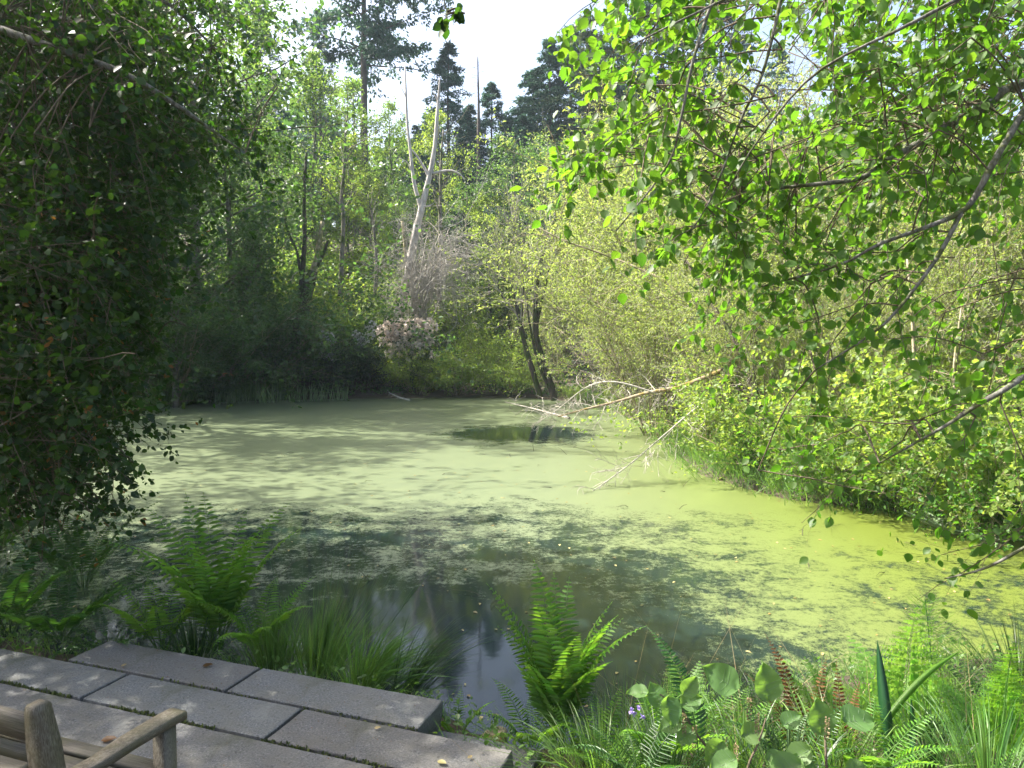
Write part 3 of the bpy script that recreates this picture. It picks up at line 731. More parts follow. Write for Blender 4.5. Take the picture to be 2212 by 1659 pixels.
# ---------------------------------------------------------------- rhododendron blossoms (parts of their bushes would hang on scale; built as heads)
def blossom(parent_label, pts, m, rad, seed):
    rng = rs(seed)
    par = [o for o in C.objects if o.get('label') == parent_label][0]
    inv = Matrix.LocRotScale(par.location, par.rotation_euler, par.scale).inverted()
    for (u, v, Z) in pts:
        mb = MB(); c = W(u, v, Z); n = 26
        d = nrm(rng.normal(size=(n, 3))+[0, -.2, .35]); p = c+d*rad*.6
        leaves(mb, p, d+rng.normal(0, .4, (n, 3)), rng.normal(size=(n, 3)), rad*rng.uniform(.7, 1.1, n), .9, T_FOLD)
        me = mb.mesh('blossom', m); me.transform(inv)
        o = bpy.data.objects.new('blossom', me); C.objects.link(o); o.parent = par
rng = rs(400)
blossom('rhododendron with pink blossom heads below the dead snag',
        [(822+rng.uniform(0, 118), 700+rng.uniform(-4, 32)+(0 if rng.uniform() > .3 else 40), 33.0+rng.uniform(-.5, .4)) for _ in range(60)], LM['petal'], .19, 41)
blossom('dark rhododendron with lilac white blossom heads',
        [(775+rng.uniform(-10, 32), 725+rng.uniform(-28, 18), 32.2) for _ in range(13)]+[(705+rng.uniform(-13, 14), 733+rng.uniform(-12, 11), 32.0) for _ in range(14)]+
        [(690+rng.uniform(-30, 60), 760+rng.uniform(-12, 15), 32.0) for _ in range(3)], LM['white_petal'], .15, 42)

# ---------------------------------------------------------------- dead and bare wood on the far bank
def path_obj(mb, pts, r0, r1, k=7, m=16, rough=.06, seed=0, cap=True):
    P = smooth_path(pts, m); rng = rs(seed); R = np.linspace(r0, r1, m)*(1+rng.normal(0, rough, m)); tubes(mb, P[None], R[None], k, cap); return P[None], R[None]
def PX(lst, Z):
    return [W(u, v, Z + (dz[0] if dz else 0)) for u, v, *dz in lst]
def snag():
    root = tag(empty('dead_tree', W(857, 770, 35)), 'tall bleached dead tree forking into two bare tops above the pink blossoms', 'dead tree')
    rt = np.array(root.location)
    L = lambda l: [p-rt for p in PX(l, 35)]
    mb = MB(); P, R = path_obj(mb, L([(853, 790), (857, 700), (876, 620), (893, 530), (908, 460), (917, 425), (930, 370), (940, 310), (945, 240), (949, 190), (950, 168)]), .27, .03, 9, 30, .05, 1)
    mb.build('trunk', M_SNAG, root, smooth=True)
    for i, (l, r0) in enumerate((([(911, 450), (902, 425), (893, 385), (887, 330), (880, 270), (877, 200), (875, 140)], .12),
                 ([(928, 385), (915, 360), (897, 332), (883, 318)], .09), ([(935, 375), (955, 370), (978, 369), (995, 378), (1005, 390)], .08),
                 ([(912, 448), (925, 445), (937, 440)], .05), ([(944, 215), (936, 200), (926, 185)], .03), ([(879, 215), (870, 195), (866, 190)], .03),
                 ([(884, 300), (872, 280), (862, 270)], .03), ([(890, 372), (880, 352), (865, 342)], .04))):
        mb = MB(); path_obj(mb, L(l), r0, r0*.25, 6, 14, .08, 10+i); mb.build('limb', M_SNAG, root, smooth=True)
snag()
def bare_pole():
    root = tag(empty('dead_tree', W(1033, 500, 50)), 'thin straight bare dead pole standing against the sky', 'dead tree'); rt = np.array(root.location)
    mb = MB(); P, R = path_obj(mb, [p-rt for p in PX([(1031, 560), (1033, 480), (1033, 380), (1034, 250), (1033, 180), (1032, 122)], 50)], .2, .03, 7, 24, .1, 3)
    mb.build('trunk', M_CONBARK, root, smooth=True)
    t = MB(); P1, R1 = grow(P, R, 40, rs(3), (.15, .97), (60, 100), lambda t, L: .5+0*t, 4, -.05, .15, .15); tubes(t, P1, np.maximum(R1, .012), 3); t.build('twigs', M_CONBARK, root)
bare_pole()
def leaning():
    root = tag(empty('broken_tree', W(640, 765, 33.5)), 'dark leaning trunk with a pale broken top among the far bank shrubs', 'tree'); rt = np.array(root.location)
    L = lambda l: [p-rt for p in PX(l, 33.2)]
    mb = MB(); path_obj(mb, L([(640, 800), (642, 755), (648, 700), (662, 640), (676, 585)]), .42, .24, 9, 14, .06, 5); mb.build('trunk', M_DARKBARK, root, smooth=True)
    mb = MB(); path_obj(mb, L([(676, 588), (684, 560), (690, 520), (697, 478)]), .17, .09, 8, 10, .08, 6); mb.build('broken_top', M_WSTEM, root, smooth=True)
    for l, r in (([(684, 575), (700, 545), (708, 520)], .12), ([(655, 690), (650, 640), (656, 560), (658, 500), (657, 420), (662, 330)], .16), ([(656, 520), (672, 498), (676, 492)], .06), ([(650, 590), (640, 540), (622, 500), (612, 450)], .08), ([(648, 560), (658, 540), (655, 500)], .06)):
        mb = MB(); path_obj(mb, L(l), r, r*.4, 6, 12, .08, int(r*100)); mb.build('limb', M_DARKBARK, root, smooth=True)
    mb = MB(); path_obj(mb, L([(628, 612), (632, 598), (641, 588), (652, 584)]), .04, .02, 5, 8); mb.build('limb', M_SNAG, root, smooth=True)
leaning()
def stump():
    root = tag(empty('broken_tree', W(872, 560, 36)), 'short broken pale stub left of the tall snag', 'tree'); rt = np.array(root.location)
    mb = MB(); path_obj(mb, [p-rt for p in PX([(878, 590), (876, 540), (872, 505), (869, 478)], 36.5)], .11, .08, 7, 10, .08, 9); mb.build('trunk', M_WSTEM, root, smooth=True)
stump()
def curved_trunk(l, Z, r, label, m=M_BARK, seed=1, tw=14):
    root = tag(empty('bare_tree', W(*l[0], Z)), label, 'tree', 'bare stems by the far bank'); rt = np.array(root.location)
    mb = MB(); P, R = path_obj(mb, [p-rt for p in PX(l, Z)], r, r*.3, 7, 18, .06, seed); mb.build('trunk', m, root, smooth=True)
    if tw:
        t = MB(); P1, R1 = grow(P, R, tw, rs(seed), (.35, 1), (25, 60), .25, 6, .03, .12, .45); P2, R2 = grow(P1, R1, 5, rs(seed+1), (.3, 1), (25, 60), .45, 5, 0, .15, .5)
        tubes(t, P1, np.maximum(R1, .009), 4); tubes(t, P2, np.maximum(R2, .005), 3); t.build('twigs', m, root)
curved_trunk([(735, 640), (738, 560), (742, 470), (737, 430), (744, 360), (746, 290), (750, 250)], 35.4, .14, 'slender curved trunk left of the dead snag', seed=4)
curved_trunk([(948, 660), (950, 560), (951, 440), (953, 340), (958, 280)], 37, .13, 'slim upright trunk just right of the dead snag', seed=5)
curved_trunk([(810, 640), (813, 560), (806, 480), (795, 420)], 35.2, .10, 'thin trunk in the light shrubs left of the snag', seed=6)

def tangle():
    root = tag(empty('dead_shrub', W(930, 770, 34.4)), 'dome of tangled grey dead twigs beside the foot of the snag', 'dead shrub'); rt = np.array(root.location)
    rng = rs(8); N = 26; st = []
    for i in range(N):
        a = rng.uniform(0, 2*math.pi); rr = rng.uniform(.3, 1)
        st.append(smooth_path([W(905+rng.uniform(-10, 25), 720, 34.6)-rt, W(905+math.cos(a)*25*rr, 640, 34.5+math.sin(a)*.6)-rt, W(935+math.cos(a)*55*rr, 500+rng.uniform(-10, 90), 34.4+math.sin(a)*1.3)-rt,
                               W(940+math.cos(a)*80*rr, 560+rng.uniform(-40, 130), 34.3+math.sin(a)*1.6)-rt], 10))
    P = np.array(st); R = np.linspace(.036, .01, 10)[None]*np.ones((N, 1))
    P1, R1 = grow(P, R, 11, rng, (.15, 1), (30, 80), .33, 7, -.05, .22, .6); P2, R2 = grow(P1, R1, 7, rng, (.1, 1), (30, 80), .5, 6, -.08, .28, .6)
    mb = MB(); tubes(mb, P, R, 5); tubes(mb, P1, np.maximum(R1, .010), 4); mb.build('stems', M_TWIG, root)
    mb = MB(); tubes(mb, P2, np.maximum(R2, .0055), 3); mb.build('twigs', M_TWIG, root)
tangle()
def far_stems():
    root = tag(empty('willow_tree', W(1190, 868, 29)), 'pair of dark curved willow stems with bare pale upper twigs at the far inlet', 'willow'); rt = np.array(root.location)
    paths = [([(1168, 860), (1150, 800), (1133, 740), (1122, 690), (1112, 640), (1100, 590)], .13), ([(1198, 865), (1190, 830), (1170, 770), (1158, 720), (1157, 660), (1163, 590), (1180, 520), (1200, 470)], .15),
             ([(1196, 862), (1165, 790), (1150, 730), (1140, 660), (1150, 610)], .07), ([(1160, 700), (1170, 650), (1185, 590), (1195, 560)], .08), ([(1115, 650), (1085, 640), (1075, 600), (1080, 520)], .05), ([(1125, 700), (1130, 620), (1125, 540), (1110, 480)], .06)]
    up = []
    for i, (l, r) in enumerate(paths):
        mb = MB(); P, R = path_obj(mb, [p-rt for p in PX(l, 29)], r, r*.45, 7, 16, .06, i+30); mb.build('stem', M_DARKBARK, root, smooth=True); up.append((P, R))
    P = np.concatenate([a for a, b in up]); R = np.concatenate([b for a, b in up]); rng = rs(31)
    P1, R1 = grow(P, R, 12, rng, (.45, 1), (12, 45), .45, 8, .06, .08, .35, up=.3); P2, R2 = grow(P1, R1, 7, rng, (.2, 1), (15, 45), .5, 6, .03, .12, .6)
    mb = MB(); tubes(mb, P1, np.maximum(R1, .012), 4); tubes(mb, P2, np.maximum(R2, .007), 3); mb.build('twigs', M_TWIG, root)
    cr = MB(); twig_leaves(cr, P2, 5, rng, .11, .45, T_QUAD, .2, .7, .05); cr.build('foliage', LM['willow_leaf'], root)
far_stems()

# ---------------------------------------------------------------- willow thicket on the right bank
def willow(seed, H, CW, stems=30, per=9, size=.075, r=.028):
    rng = rs(seed); root = empty('willow_shrub'); 
    az = rng.uniform(0, 2*math.pi, stems); sp = np.abs(rng.normal(0, .36, stems))+.03
    d = nrm(np.stack([np.sin(sp)*np.cos(az), np.sin(sp)*np.sin(az), np.cos(sp)], -1)); L = H*rng.uniform(.55, 1.05, stems)
    n = 10; P = np.empty((stems, n, 3)); P[:, 0] = np.stack([np.cos(az), np.sin(az), az*0], -1)*CW*.12*rng.uniform(0, 1, (stems, 1)); P[:, 0, 2] = -.2
    for s in range(1, n):
        P[:, s] = P[:, s-1]+d*(L/(n-1))[:, None]; d = d+rng.normal(0, .07, d.shape)+np.stack([np.cos(az), np.sin(az), -.6+az*0], -1)*.05*s/n*2; d = nrm(d)
    R = r*rng.uniform(.5, 1.3, stems)[:, None]*np.linspace(1, .2, n)[None]
    P1, R1 = grow(P, R, 12, rng, (.15, 1), (18, 50), .30, 8, .02, .11, .55); P2, R2 = grow(P1, R1, 7, rng, (.1, 1), (20, 60), .45, 6, 0, .16, .6)
    mb = MB(); tubes(mb, P, R, 6); tubes(mb, P1, np.maximum(R1, .006), 4); mb.build('stems', M_WSTEM, root)
    mb = MB(); tubes(mb, P2, np.maximum(R2, .0028), 3); mb.build('twigs', M_TWIG, root)
    lit = MB(); hh = lambda p: (rng.uniform(size=len(p)) < np.clip((p[:, 2]/H-.12)*2.2, .12, 1))
    twig_leaves(lit, P2, per, rng, size, .42, T_FOLD, .15, .6, .03, keep=hh); twig_leaves(lit, P1, per//2, rng, size, .42, T_FOLD, .15, .6, .03, (.3, 1), keep=hh)
    lit.build('foliage', LM['willow_leaf'], root); root['H'] = H; return root
Wa = willow(51, 6.5, 5, 32, 15, .085); Wb = willow(52, 6.5, 5.5, 32, 17, .085)
gw = 'willows of the right bank thicket'
for i, (pr, u, v, Z, wf, lb) in enumerate((
    (Wa, 1350, 330, 30, .8, 'willow right behind the twin dark stems'), (Wb, 1390, 290, 26, 1.0, 'willow with the highest rounded yellow green top'),
    (Wa, 1370, 440, 24.5, .7, 'pale twiggy willow behind the arching bare limb'), (Wb, 1500, 330, 22, 1.0, 'willow behind the middle of the thicket'),
    (Wa, 1440, 470, 18, .9, 'pale twiggy willow leaning over the fallen mossy limb'), (Wb, 1620, 300, 19, 1.0, 'willow below the small sky gap'),
    (Wa, 1560, 520, 14.5, .9, 'twiggy willow above the dark curved stem'), (Wb, 1720, 260, 17, 1.0, 'tall bright willow right of the sky gap'),
    (Wa, 1850, 300, 16, 1.0, 'willow behind the long drooping alder limb'), (Wb, 1740, 540, 12.6, .8, 'willow by the slope above the muddy bank'),
    (Wb, 1990, 330, 14.5, 1.0, 'willow behind the right alder branch'), (Wa, 1950, 560, 11.6, .9, 'willow behind the pale upright stem'),
    (Wa, 2120, 340, 13, 1.0, 'willow near the right edge of the photo'), (Wb, 2230, 420, 11.5, 1.0, 'willow cut by the right photo edge'),
    (Wb, 2330, 300, 14, 1.2, 'willow just outside the right photo edge'), (Wa, 1215, 540, 36, .7, 'low willow behind the twin dark stems'))):
    place(pr, u, v, Z, lb, 'willow', gw, wf, i*1.7)

# leafy bushes along the right bank foot
B1 = shrub('bank_shrub', 61, 1.6, 2.2, LM['far_bright'], .065, 16, 7, 5, 9, tmpl=T_FOLD, wr=.7, spread=(6, 42), r=.012, n4=1)
B2 = shrub('bank_shrub', 62, 1.7, 2.2, LM['alder_leaf'], .065, 16, 7, 5, 9, tmpl=T_FOLD, wr=.7, spread=(6, 42), r=.012, n4=1)
gb = 'leafy bushes at the foot of the right bank'
for i, (pr, u, v, Z, wf, lb) in enumerate((
    (B2, 1480, 900, 15.2, 1.0, 'small bush at the point where the right bank starts'), (B1, 1540, 830, 13.6, 1.0, 'bright bush hanging over the pond behind the pale dead branch'),
    (B2, 1640, 880, 11.8, .9, 'bush above the muddy bank edge'), (B1, 1720, 800, 11.4, 1.1, 'bright leafy bush left of the pale upright stem'),
    (B2, 1790, 920, 10.2, .9, 'low bush in front of the muddy root bank'), (B1, 1880, 830, 10.2, 1.1, 'bright bush around the pale upright stem'),
    (B2, 1990, 880, 9.6, .9, 'bush behind the green reed blades'), (B1, 2060, 760, 9.4, 1.1, 'tall bright bush right of the pale upright stem'),
    (B1, 2160, 800, 8.6, 1.0, 'bright bush at the right edge above the reeds'), (B2, 2130, 960, 8.4, .8, 'ferny low bush at the right edge of the bank'),
    (B2, 2240, 900, 8.2, 1.1, 'shaded bush cut by the right photo edge'), (B1, 1960, 740, 10.8, .8, 'bush high behind the drooping alder leaves'),
    (B1, 1440, 830, 19.5, .9, 'bush on the far part of the right bank'), (B1, 1320, 830, 26, .9, 'light bush right of the twin dark stems'), (B1, 1240, 830, 30, .9, 'light bush at the foot of the twin dark stems'))):
    place(pr, u, v, Z, lb, 'bush', gb, wf, i*2.1)

def bank_stem(l, Zs, r, label, m, seed, tw=10, cat='tree', k2=4, leaf=None):
    pts = [W(u, v, z) for (u, v), z in zip(l, Zs)]
    root = tag(empty('bare_tree' if cat == 'tree' else 'fallen_branch', pts[0]), label, cat); rt = np.array(root.location)
    mb = MB(); P, R = path_obj(mb, [p-rt for p in pts], r, r*.3, 8, 24, .07, seed); mb.build('trunk' if cat == 'tree' else 'limb', m, root, smooth=True)
    rng = rs(seed); t = MB(); P1, R1 = grow(P, R, tw, rng, (.15, 1), (30, 70), .22 if cat == 'tree' else .15, 7, -.06, .16, .4); P2, R2 = grow(P1, R1, k2, rng, (.15, 1), (30, 70), .5, 6, -.08, .2, .55)
    tubes(t, P1, np.maximum(R1, .005), 4); tubes(t, P2, np.maximum(R2, .003), 3); t.build('twigs', M_TWIG if cat != 'tree' else m, root)
    if leaf: c = MB(); twig_leaves(c, P2, 4, rng, .06, .7, T_FOLD, .2, .6, .02); c.build('foliage', leaf, root)
bank_stem([(1560, 800), (1470, 835), (1400, 848), (1330, 868), (1260, 885), (1205, 900)], [13.6, 14.2, 14.6, 15, 15.3, 15.5], .05, 'fallen mossy limb reaching left over the pond with hanging dead twigs', M_MOSSY, 71, 34, 'fallen branch', 6)
bank_stem([(1420, 850), (1330, 825), (1270, 835), (1210, 880), (1160, 915)], [14.5, 14.7, 15, 15.2, 15.4], .02, 'thin dead branch arching over the mossy limb', M_TWIG, 75, 26, 'fallen branch', 5)
bank_stem([(1230, 903), (1190, 893), (1150, 882), (1090, 868)], [15.4, 16, 16.8, 18], .03, 'thin dead branch lying low towards the far inlet', M_TWIG, 74, 14, 'fallen branch', 4)
bank_stem([(1600, 830), (1520, 870), (1440, 935), (1370, 995), (1310, 1040), (1268, 1068)], [12.8, 12.4, 12, 11.6, 11.2, 10.9], .018, 'pale dead branch dipping its tip towards the duckweed', M_TWIG, 72, 30, 'fallen branch', 5)
bank_stem([(1640, 760), (1590, 730), (1500, 660), (1440, 610), (1380, 580), (1300, 548), (1220, 520), (1150, 485)], [14.5, 15, 15.5, 16, 16.4, 16.8, 17, 17.3], .05, 'long bare limb arching left from the thicket', M_WSTEM, 73, 14, 'tree', 4)
bank_stem([(1660, 1000), (1645, 900), (1620, 820), (1590, 740), (1540, 660), (1480, 560)], [12.4, 12.5, 12.7, 13, 13.4, 14], .085, 'dark curved stem leaning left out of the right bank', M_DARKBARK, 76, 16, 'tree', 5)
bank_stem([(1950, 1100), (1975, 1045), (1988, 960), (1980, 880), (1975, 780), (1970, 680), (1960, 560)], [9.6, 9.6, 9.7, 9.8, 9.9, 10, 10.2], .05, 'pale upright stem with spread roots at the bank edge', M_WSTEM, 77, 16, 'tree', 5, LM['alder_leaf'])
bank_stem([(2110, 1130), (2085, 1020), (2070, 900), (2060, 800), (2080, 640)], [8.9, 9, 9.2, 9.4, 9.8], .03, 'thin mossy stem at the right bank near the reeds', M_WSTEM, 78, 14, 'tree', 5, LM['alder_leaf'])
bank_stem([(900, 870), (862, 858), (840, 848)], [31, 31, 31], .05, 'small bleached branch sticking out of the far water', M_SNAG, 79, 8, 'fallen branch', 3)

# ---------------------------------------------------------------- near branches: right alder, left trees
def canopy(name, label, trunk, limbs, regions, leafm, seed, size, per=7, bend=-.05, dirv=(-.4, -.1, -.55), trunkr=.16, twigm=None, hole=None, ln=(.45, .95), extra=None, tmpl=T_OVATE, wr=.86, droop=.55, tilt=.75, cat='tree', k1=6, limbm=None):
    """limbs: list of (points [(u,v,Z)...], r0, r1); regions: (polygon, count, Zmin, Zmax)"""
    rng = rs(seed); root = tag(empty(name, trunk[0]), label, cat); rt = np.array(root.location, float)
    mb = MB(); path_obj(mb, [np.array(p)-rt for p in trunk], trunkr, trunkr*.5, 10, 16, .05, seed); mb.build('trunk', limbm or M_BARK, root, smooth=True)
    LP = []; LR = []
    for i, (pts, r0, r1) in enumerate(limbs):
        mb = MB(); P, R = path_obj(mb, [W(*p)-rt for p in pts], r0, r1, 8, 20, .05, seed+i); mb.build('limb', limbm or M_NEARLIMB, root, smooth=True); LP.append(P[0]); LR.append(R[0])
    S = []
    for poly, cnt, z0, z1 in regions:
        a = np.array(poly); got = 0
        while got < cnt:
            u = rng.uniform(a[:, 0].min(), a[:, 0].max(), cnt*3); v = rng.uniform(a[:, 1].min(), a[:, 1].max(), cnt*3); k = in_poly(u, v, poly)
            for uu, vv in list(zip(u[k], v[k]))[:cnt-got]:
                S.append(W(uu, vv, rng.uniform(z0, z1)))
            got = got + min(int(k.sum()), cnt-got)
    S = np.array(S)-rt; N = len(S); n = 7
    d = nrm(np.array(dirv)[None]+rng.normal(0, .45, (N, 3))); L = rng.uniform(*ln, N)
    P = np.empty((N, n, 3)); P[:, 0] = S - d*L[:, None]*.5
    for s in range(1, n):
        P[:, s] = P[:, s-1]+d*(L/(n-1))[:, None]; d = d+rng.normal(0, .1, d.shape); d[:, 2] += bend; d = nrm(d)
    R = np.linspace(.0042, .0015, n)[None]*np.ones((N, 1))
    P1, R1 = grow(P, R, k1, rng, (.1, .95), (30, 60), .4, 5, bend, .1, .6)
    # connect every spray to the nearest limb
    allp = np.concatenate(LP); con = []
    for i in range(N):
        dd = np.linalg.norm(allp-P[i, 0], axis=1); j = dd.argmin()
        if dd[j] < 1.2:
            a = allp[j]; b_ = P[i, 0]; t0 = P[i, 1]-P[i, 0]
            con.append(smooth_path([a, a*.5+b_*.5+[0, 0, .1*dd[j]], b_], 8))
    tw = MB(); tubes(tw, P, R, 4); tubes(tw, P1, R1, 3)
    if con: con = np.array(con); tubes(tw, con, np.linspace(.005, .0042, 8)[None]*np.ones((len(con), 1)), 5)
    tw.build('twigs', twigm or M_NEARTWIG, root)
    lf = MB()
    def keep(p):
        if hole is None: return np.ones(len(p), bool)
        u, v = proj(p+rt); k = np.ones(len(p), bool)
        for h in hole: k &= ~in_poly(u, v, h)
        return k
    twig_leaves(lf, P1, per, rng, size, wr, tmpl, droop, tilt, .012, keep=keep); twig_leaves(lf, P, per+1, rng, size, wr, tmpl, droop, tilt, .012, keep=keep)
    lf.build('leaves', leafm, root)
    if extra: extra(root, rt, P1, P, rng)
    return root

limbsR = [([(2600, 60, 4.6), (2212, 178, 4.2), (2109, 241, 4.1), (2035, 273, 4.0), (1975, 315, 3.9), (1924, 342, 3.9), (1860, 384, 3.8), (1740, 400, 3.9), (1600, 415, 4.0)], .035, .007),
          ([(2620, -60, 4.4), (2350, 60, 3.9), (2174, 305, 3.6), (2119, 403, 3.6), (2077, 458, 3.6), (1975, 500, 3.6), (1897, 528, 3.6), (1809, 574, 3.7), (1640, 620, 3.9)], .022, .005),
          ([(2077, 458, 3.6), (2022, 560, 3.6), (1938, 670, 3.6), (1878, 725, 3.6), (1760, 800, 3.7)], .012, .004),
          ([(2500, 600, 3.6), (2212, 813, 3.3), (2114, 873, 3.3), (2035, 924, 3.4), (1900, 1000, 3.5)], .018, .004),
          ([(2500, -300, 4.2), (2000, -160, 3.7), (1700, -60, 3.4), (1500, 30, 3.2), (1360, 100, 3.2)], .012, .003),
          ([(2600, -200, 3.4), (2200, -60, 2.8), (1950, 60, 2.7), (1760, 160, 2.8), (1640, 300, 3.0), (1560, 430, 3.2)], .009, .003),
          ([(1560, -60, 3.3), (1500, 120, 3.2), (1470, 260, 3.2), (1440, 360, 3.3), (1330, 500, 3.4)], .009, .003),
          ([(1700, -60, 3.4), (1650, 150, 3.4), (1600, 260, 3.5), (1540, 420, 3.6), (1480, 520, 3.7)], .009, .003),
          ([(2500, 900, 3.4), (2300, 1120, 3.1), (2200, 1190, 3.1), (2120, 1230, 3.2), (2040, 1250, 3.3)], .012, .003)]
holeR = [[(1625, 95), (1760, 95), (1770, 200), (1735, 235), (1700, 225), (1640, 180)], [(0, 0), (1180, 0), (1180, 380), (1090, 420), (1090, 520), (1300, 560), (1480, 900), (1440, 1700), (0, 1700)]]
regsR = [([(1240, -60), (1620, -60), (1600, 120), (1560, 300), (1440, 330), (1300, 200), (1230, 60)], 46, 3.2, 5.2),
         ([(1280, 250), (1560, 250), (1600, 500), (1480, 520), (1300, 460), (1160, 420)], 30, 3.4, 5.2),
         ([(1640, -60), (2260, -60), (2260, 110), (1800, 120), (1620, 60)], 66, 3.4, 5.4),
         ([(1760, 80), (2260, 80), (2260, 420), (1980, 420), (1780, 380), (1720, 260)], 125, 3.6, 6.2),
         ([(1560, 300), (1900, 340), (2100, 420), (2040, 620), (1700, 620), (1540, 480)], 56, 3.6, 5.8),
         ([(1500, 500), (1800, 560), (1980, 640), (1900, 760), (1640, 720), (1500, 620)], 19, 3.6, 5.6),
         ([(1980, 600), (2260, 460), (2260, 900), (2000, 880), (1880, 800)], 18, 3.6, 5.4),
         ([(1500, 720), (1700, 720), (1900, 900), (1900, 1080), (1680, 1000), (1520, 820)], 11, 3.6, 5.0),
         ([(2000, 880), (2260, 820), (2260, 1300), (2120, 1260), (2060, 1100)], 6, 3.2, 4.2)]
canopy('alder_tree', 'near alder hanging big toothed leaves into the upper right of the view', [np.array([3.9, 3.2, .0]), np.array([3.9, 3.3, 2]), np.array([3.7, 3.5, 4]), np.array([3.3, 3.9, 6])], limbsR, regsR, LM['alder_leaf'], 91, .064, 4, hole=holeR, wr=.78)
# the lone sprig at the top of the sky
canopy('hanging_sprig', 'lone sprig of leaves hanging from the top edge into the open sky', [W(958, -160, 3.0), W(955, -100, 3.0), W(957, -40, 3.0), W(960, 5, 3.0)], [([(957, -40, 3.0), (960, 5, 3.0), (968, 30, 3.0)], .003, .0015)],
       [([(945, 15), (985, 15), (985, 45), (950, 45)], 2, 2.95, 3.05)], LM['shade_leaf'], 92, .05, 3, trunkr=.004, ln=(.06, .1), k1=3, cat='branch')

def red_tips(root, rt, P1, P, rng):
    m = MB(); k = rng.choice(len(P1), len(P1)//9, replace=False); twig_leaves(m, P1[k], 3, rng, .04, .6, T_FOLD, .1, .9, .01, (.8, 1)); m.build('young_leaves', LM['red_leaf'], root)
limbsL = [([(-500, -100, 6), (-100, 30, 5.2), (150, 115, 4.9), (280, 165, 4.9), (400, 240, 5.0), (470, 290, 5.2), (530, 330, 5.4)], .035, .006),
          ([(-500, 200, 7), (-100, 260, 6.2), (150, 330, 6), (300, 400, 6), (380, 450, 6.1)], .04, .008),
          ([(-500, -300, 7), (-50, -150, 6), (150, -80, 5.8), (350, 0, 6), (460, 100, 6.2)], .04, .008),
          ([(150, 115, 6.4), (200, 250, 6.3), (260, 400, 6.2), (300, 560, 6.2)], .02, .006), ([(-100, 30, 6.6), (20, 250, 6.2), (100, 450, 6.0), (150, 600, 5.9)], .025, .006)]
regsL = [([(-100, -80), (440, -80), (420, 60), (470, 150), (540, 200), (560, 300), (480, 330), (430, 400), (400, 520), (-100, 560)], 420, 5.4, 8.4),
         ([(-100, -80), (300, -80), (330, 300), (250, 560), (-100, 560)], 160, 4.6, 6.4)]
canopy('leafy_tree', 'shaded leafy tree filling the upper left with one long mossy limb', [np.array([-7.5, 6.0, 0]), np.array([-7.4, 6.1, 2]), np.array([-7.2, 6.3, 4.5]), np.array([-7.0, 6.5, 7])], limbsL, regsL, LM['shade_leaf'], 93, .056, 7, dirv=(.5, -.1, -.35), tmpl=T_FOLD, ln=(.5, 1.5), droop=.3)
limbsB = [([(-500, 900, 6.5), (-50, 700, 6), (120, 620, 5.9), (280, 560, 6), (360, 520, 6.2)], .03, .006), ([(-400, 1000, 6), (0, 850, 5.8), (160, 780, 5.8), (330, 740, 6)], .03, .006),
          ([(-400, 1100, 6), (0, 960, 5.5), (120, 930, 5.5), (240, 960, 5.7), (290, 1000, 5.8)], .025, .005), ([(-400, 1150, 5.6), (-50, 1040, 5.2), (120, 1060, 5.2)], .02, .005), ([(-50, 700, 6), (60, 520, 6), (200, 450, 6.2)], .02, .006)]
regsB = [([(-100, 480), (380, 470), (350, 560), (350, 690), (290, 760), (300, 850), (275, 900), (285, 1010), (210, 1030), (150, 1090), (-100, 1150)], 420, 5.0, 7.6),
         ([(-100, 480), (250, 480), (240, 800), (160, 1000), (-100, 1100)], 150, 4.2, 5.6)]
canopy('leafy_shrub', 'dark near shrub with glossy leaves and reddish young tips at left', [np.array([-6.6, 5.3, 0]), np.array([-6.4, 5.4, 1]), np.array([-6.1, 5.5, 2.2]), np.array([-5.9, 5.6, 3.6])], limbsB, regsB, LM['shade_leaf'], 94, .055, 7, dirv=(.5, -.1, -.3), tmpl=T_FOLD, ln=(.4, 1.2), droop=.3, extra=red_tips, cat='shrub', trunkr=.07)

# trees outside the left edge that shade pond and terrace
gl = 'tall trees on the left bank outside the photo'
for i, (pr, x, y, s, lb) in enumerate(((M2, -16, 19.0, 1.0, 'tree left of the photo where the left bank bends'), (M1, -17, 23, 1.35, 'tall tree left of the photo beside the middle of the pond'), (M2, -20, 29, 1.35, 'tall tree left of the photo by the far half of the pond'), (A2, -23, 35, 1.2, 'tall tree left of the photo by the far left corner'),
        (M1, -12.5, 11, 1.0, 'tree left of the photo beside the near pond'), (M2, -10.4, 8.2, .85, 'tree left of the photo beside the ferns'), (M1, -8.4, 5.6, .62, 'tree left of the terrace, outside the photo'), (A2, -7.2, 3.6, .58, 'alder by the terrace, outside the photo'))):
    o = copy_tree(pr); o.location = (x, y, float(ground_z(np.array([x]), np.array([y]))[0])); o.scale = (s, s, s); o.rotation_euler = (0, 0, i*1.3); tag(o, lb, 'tree', gl)

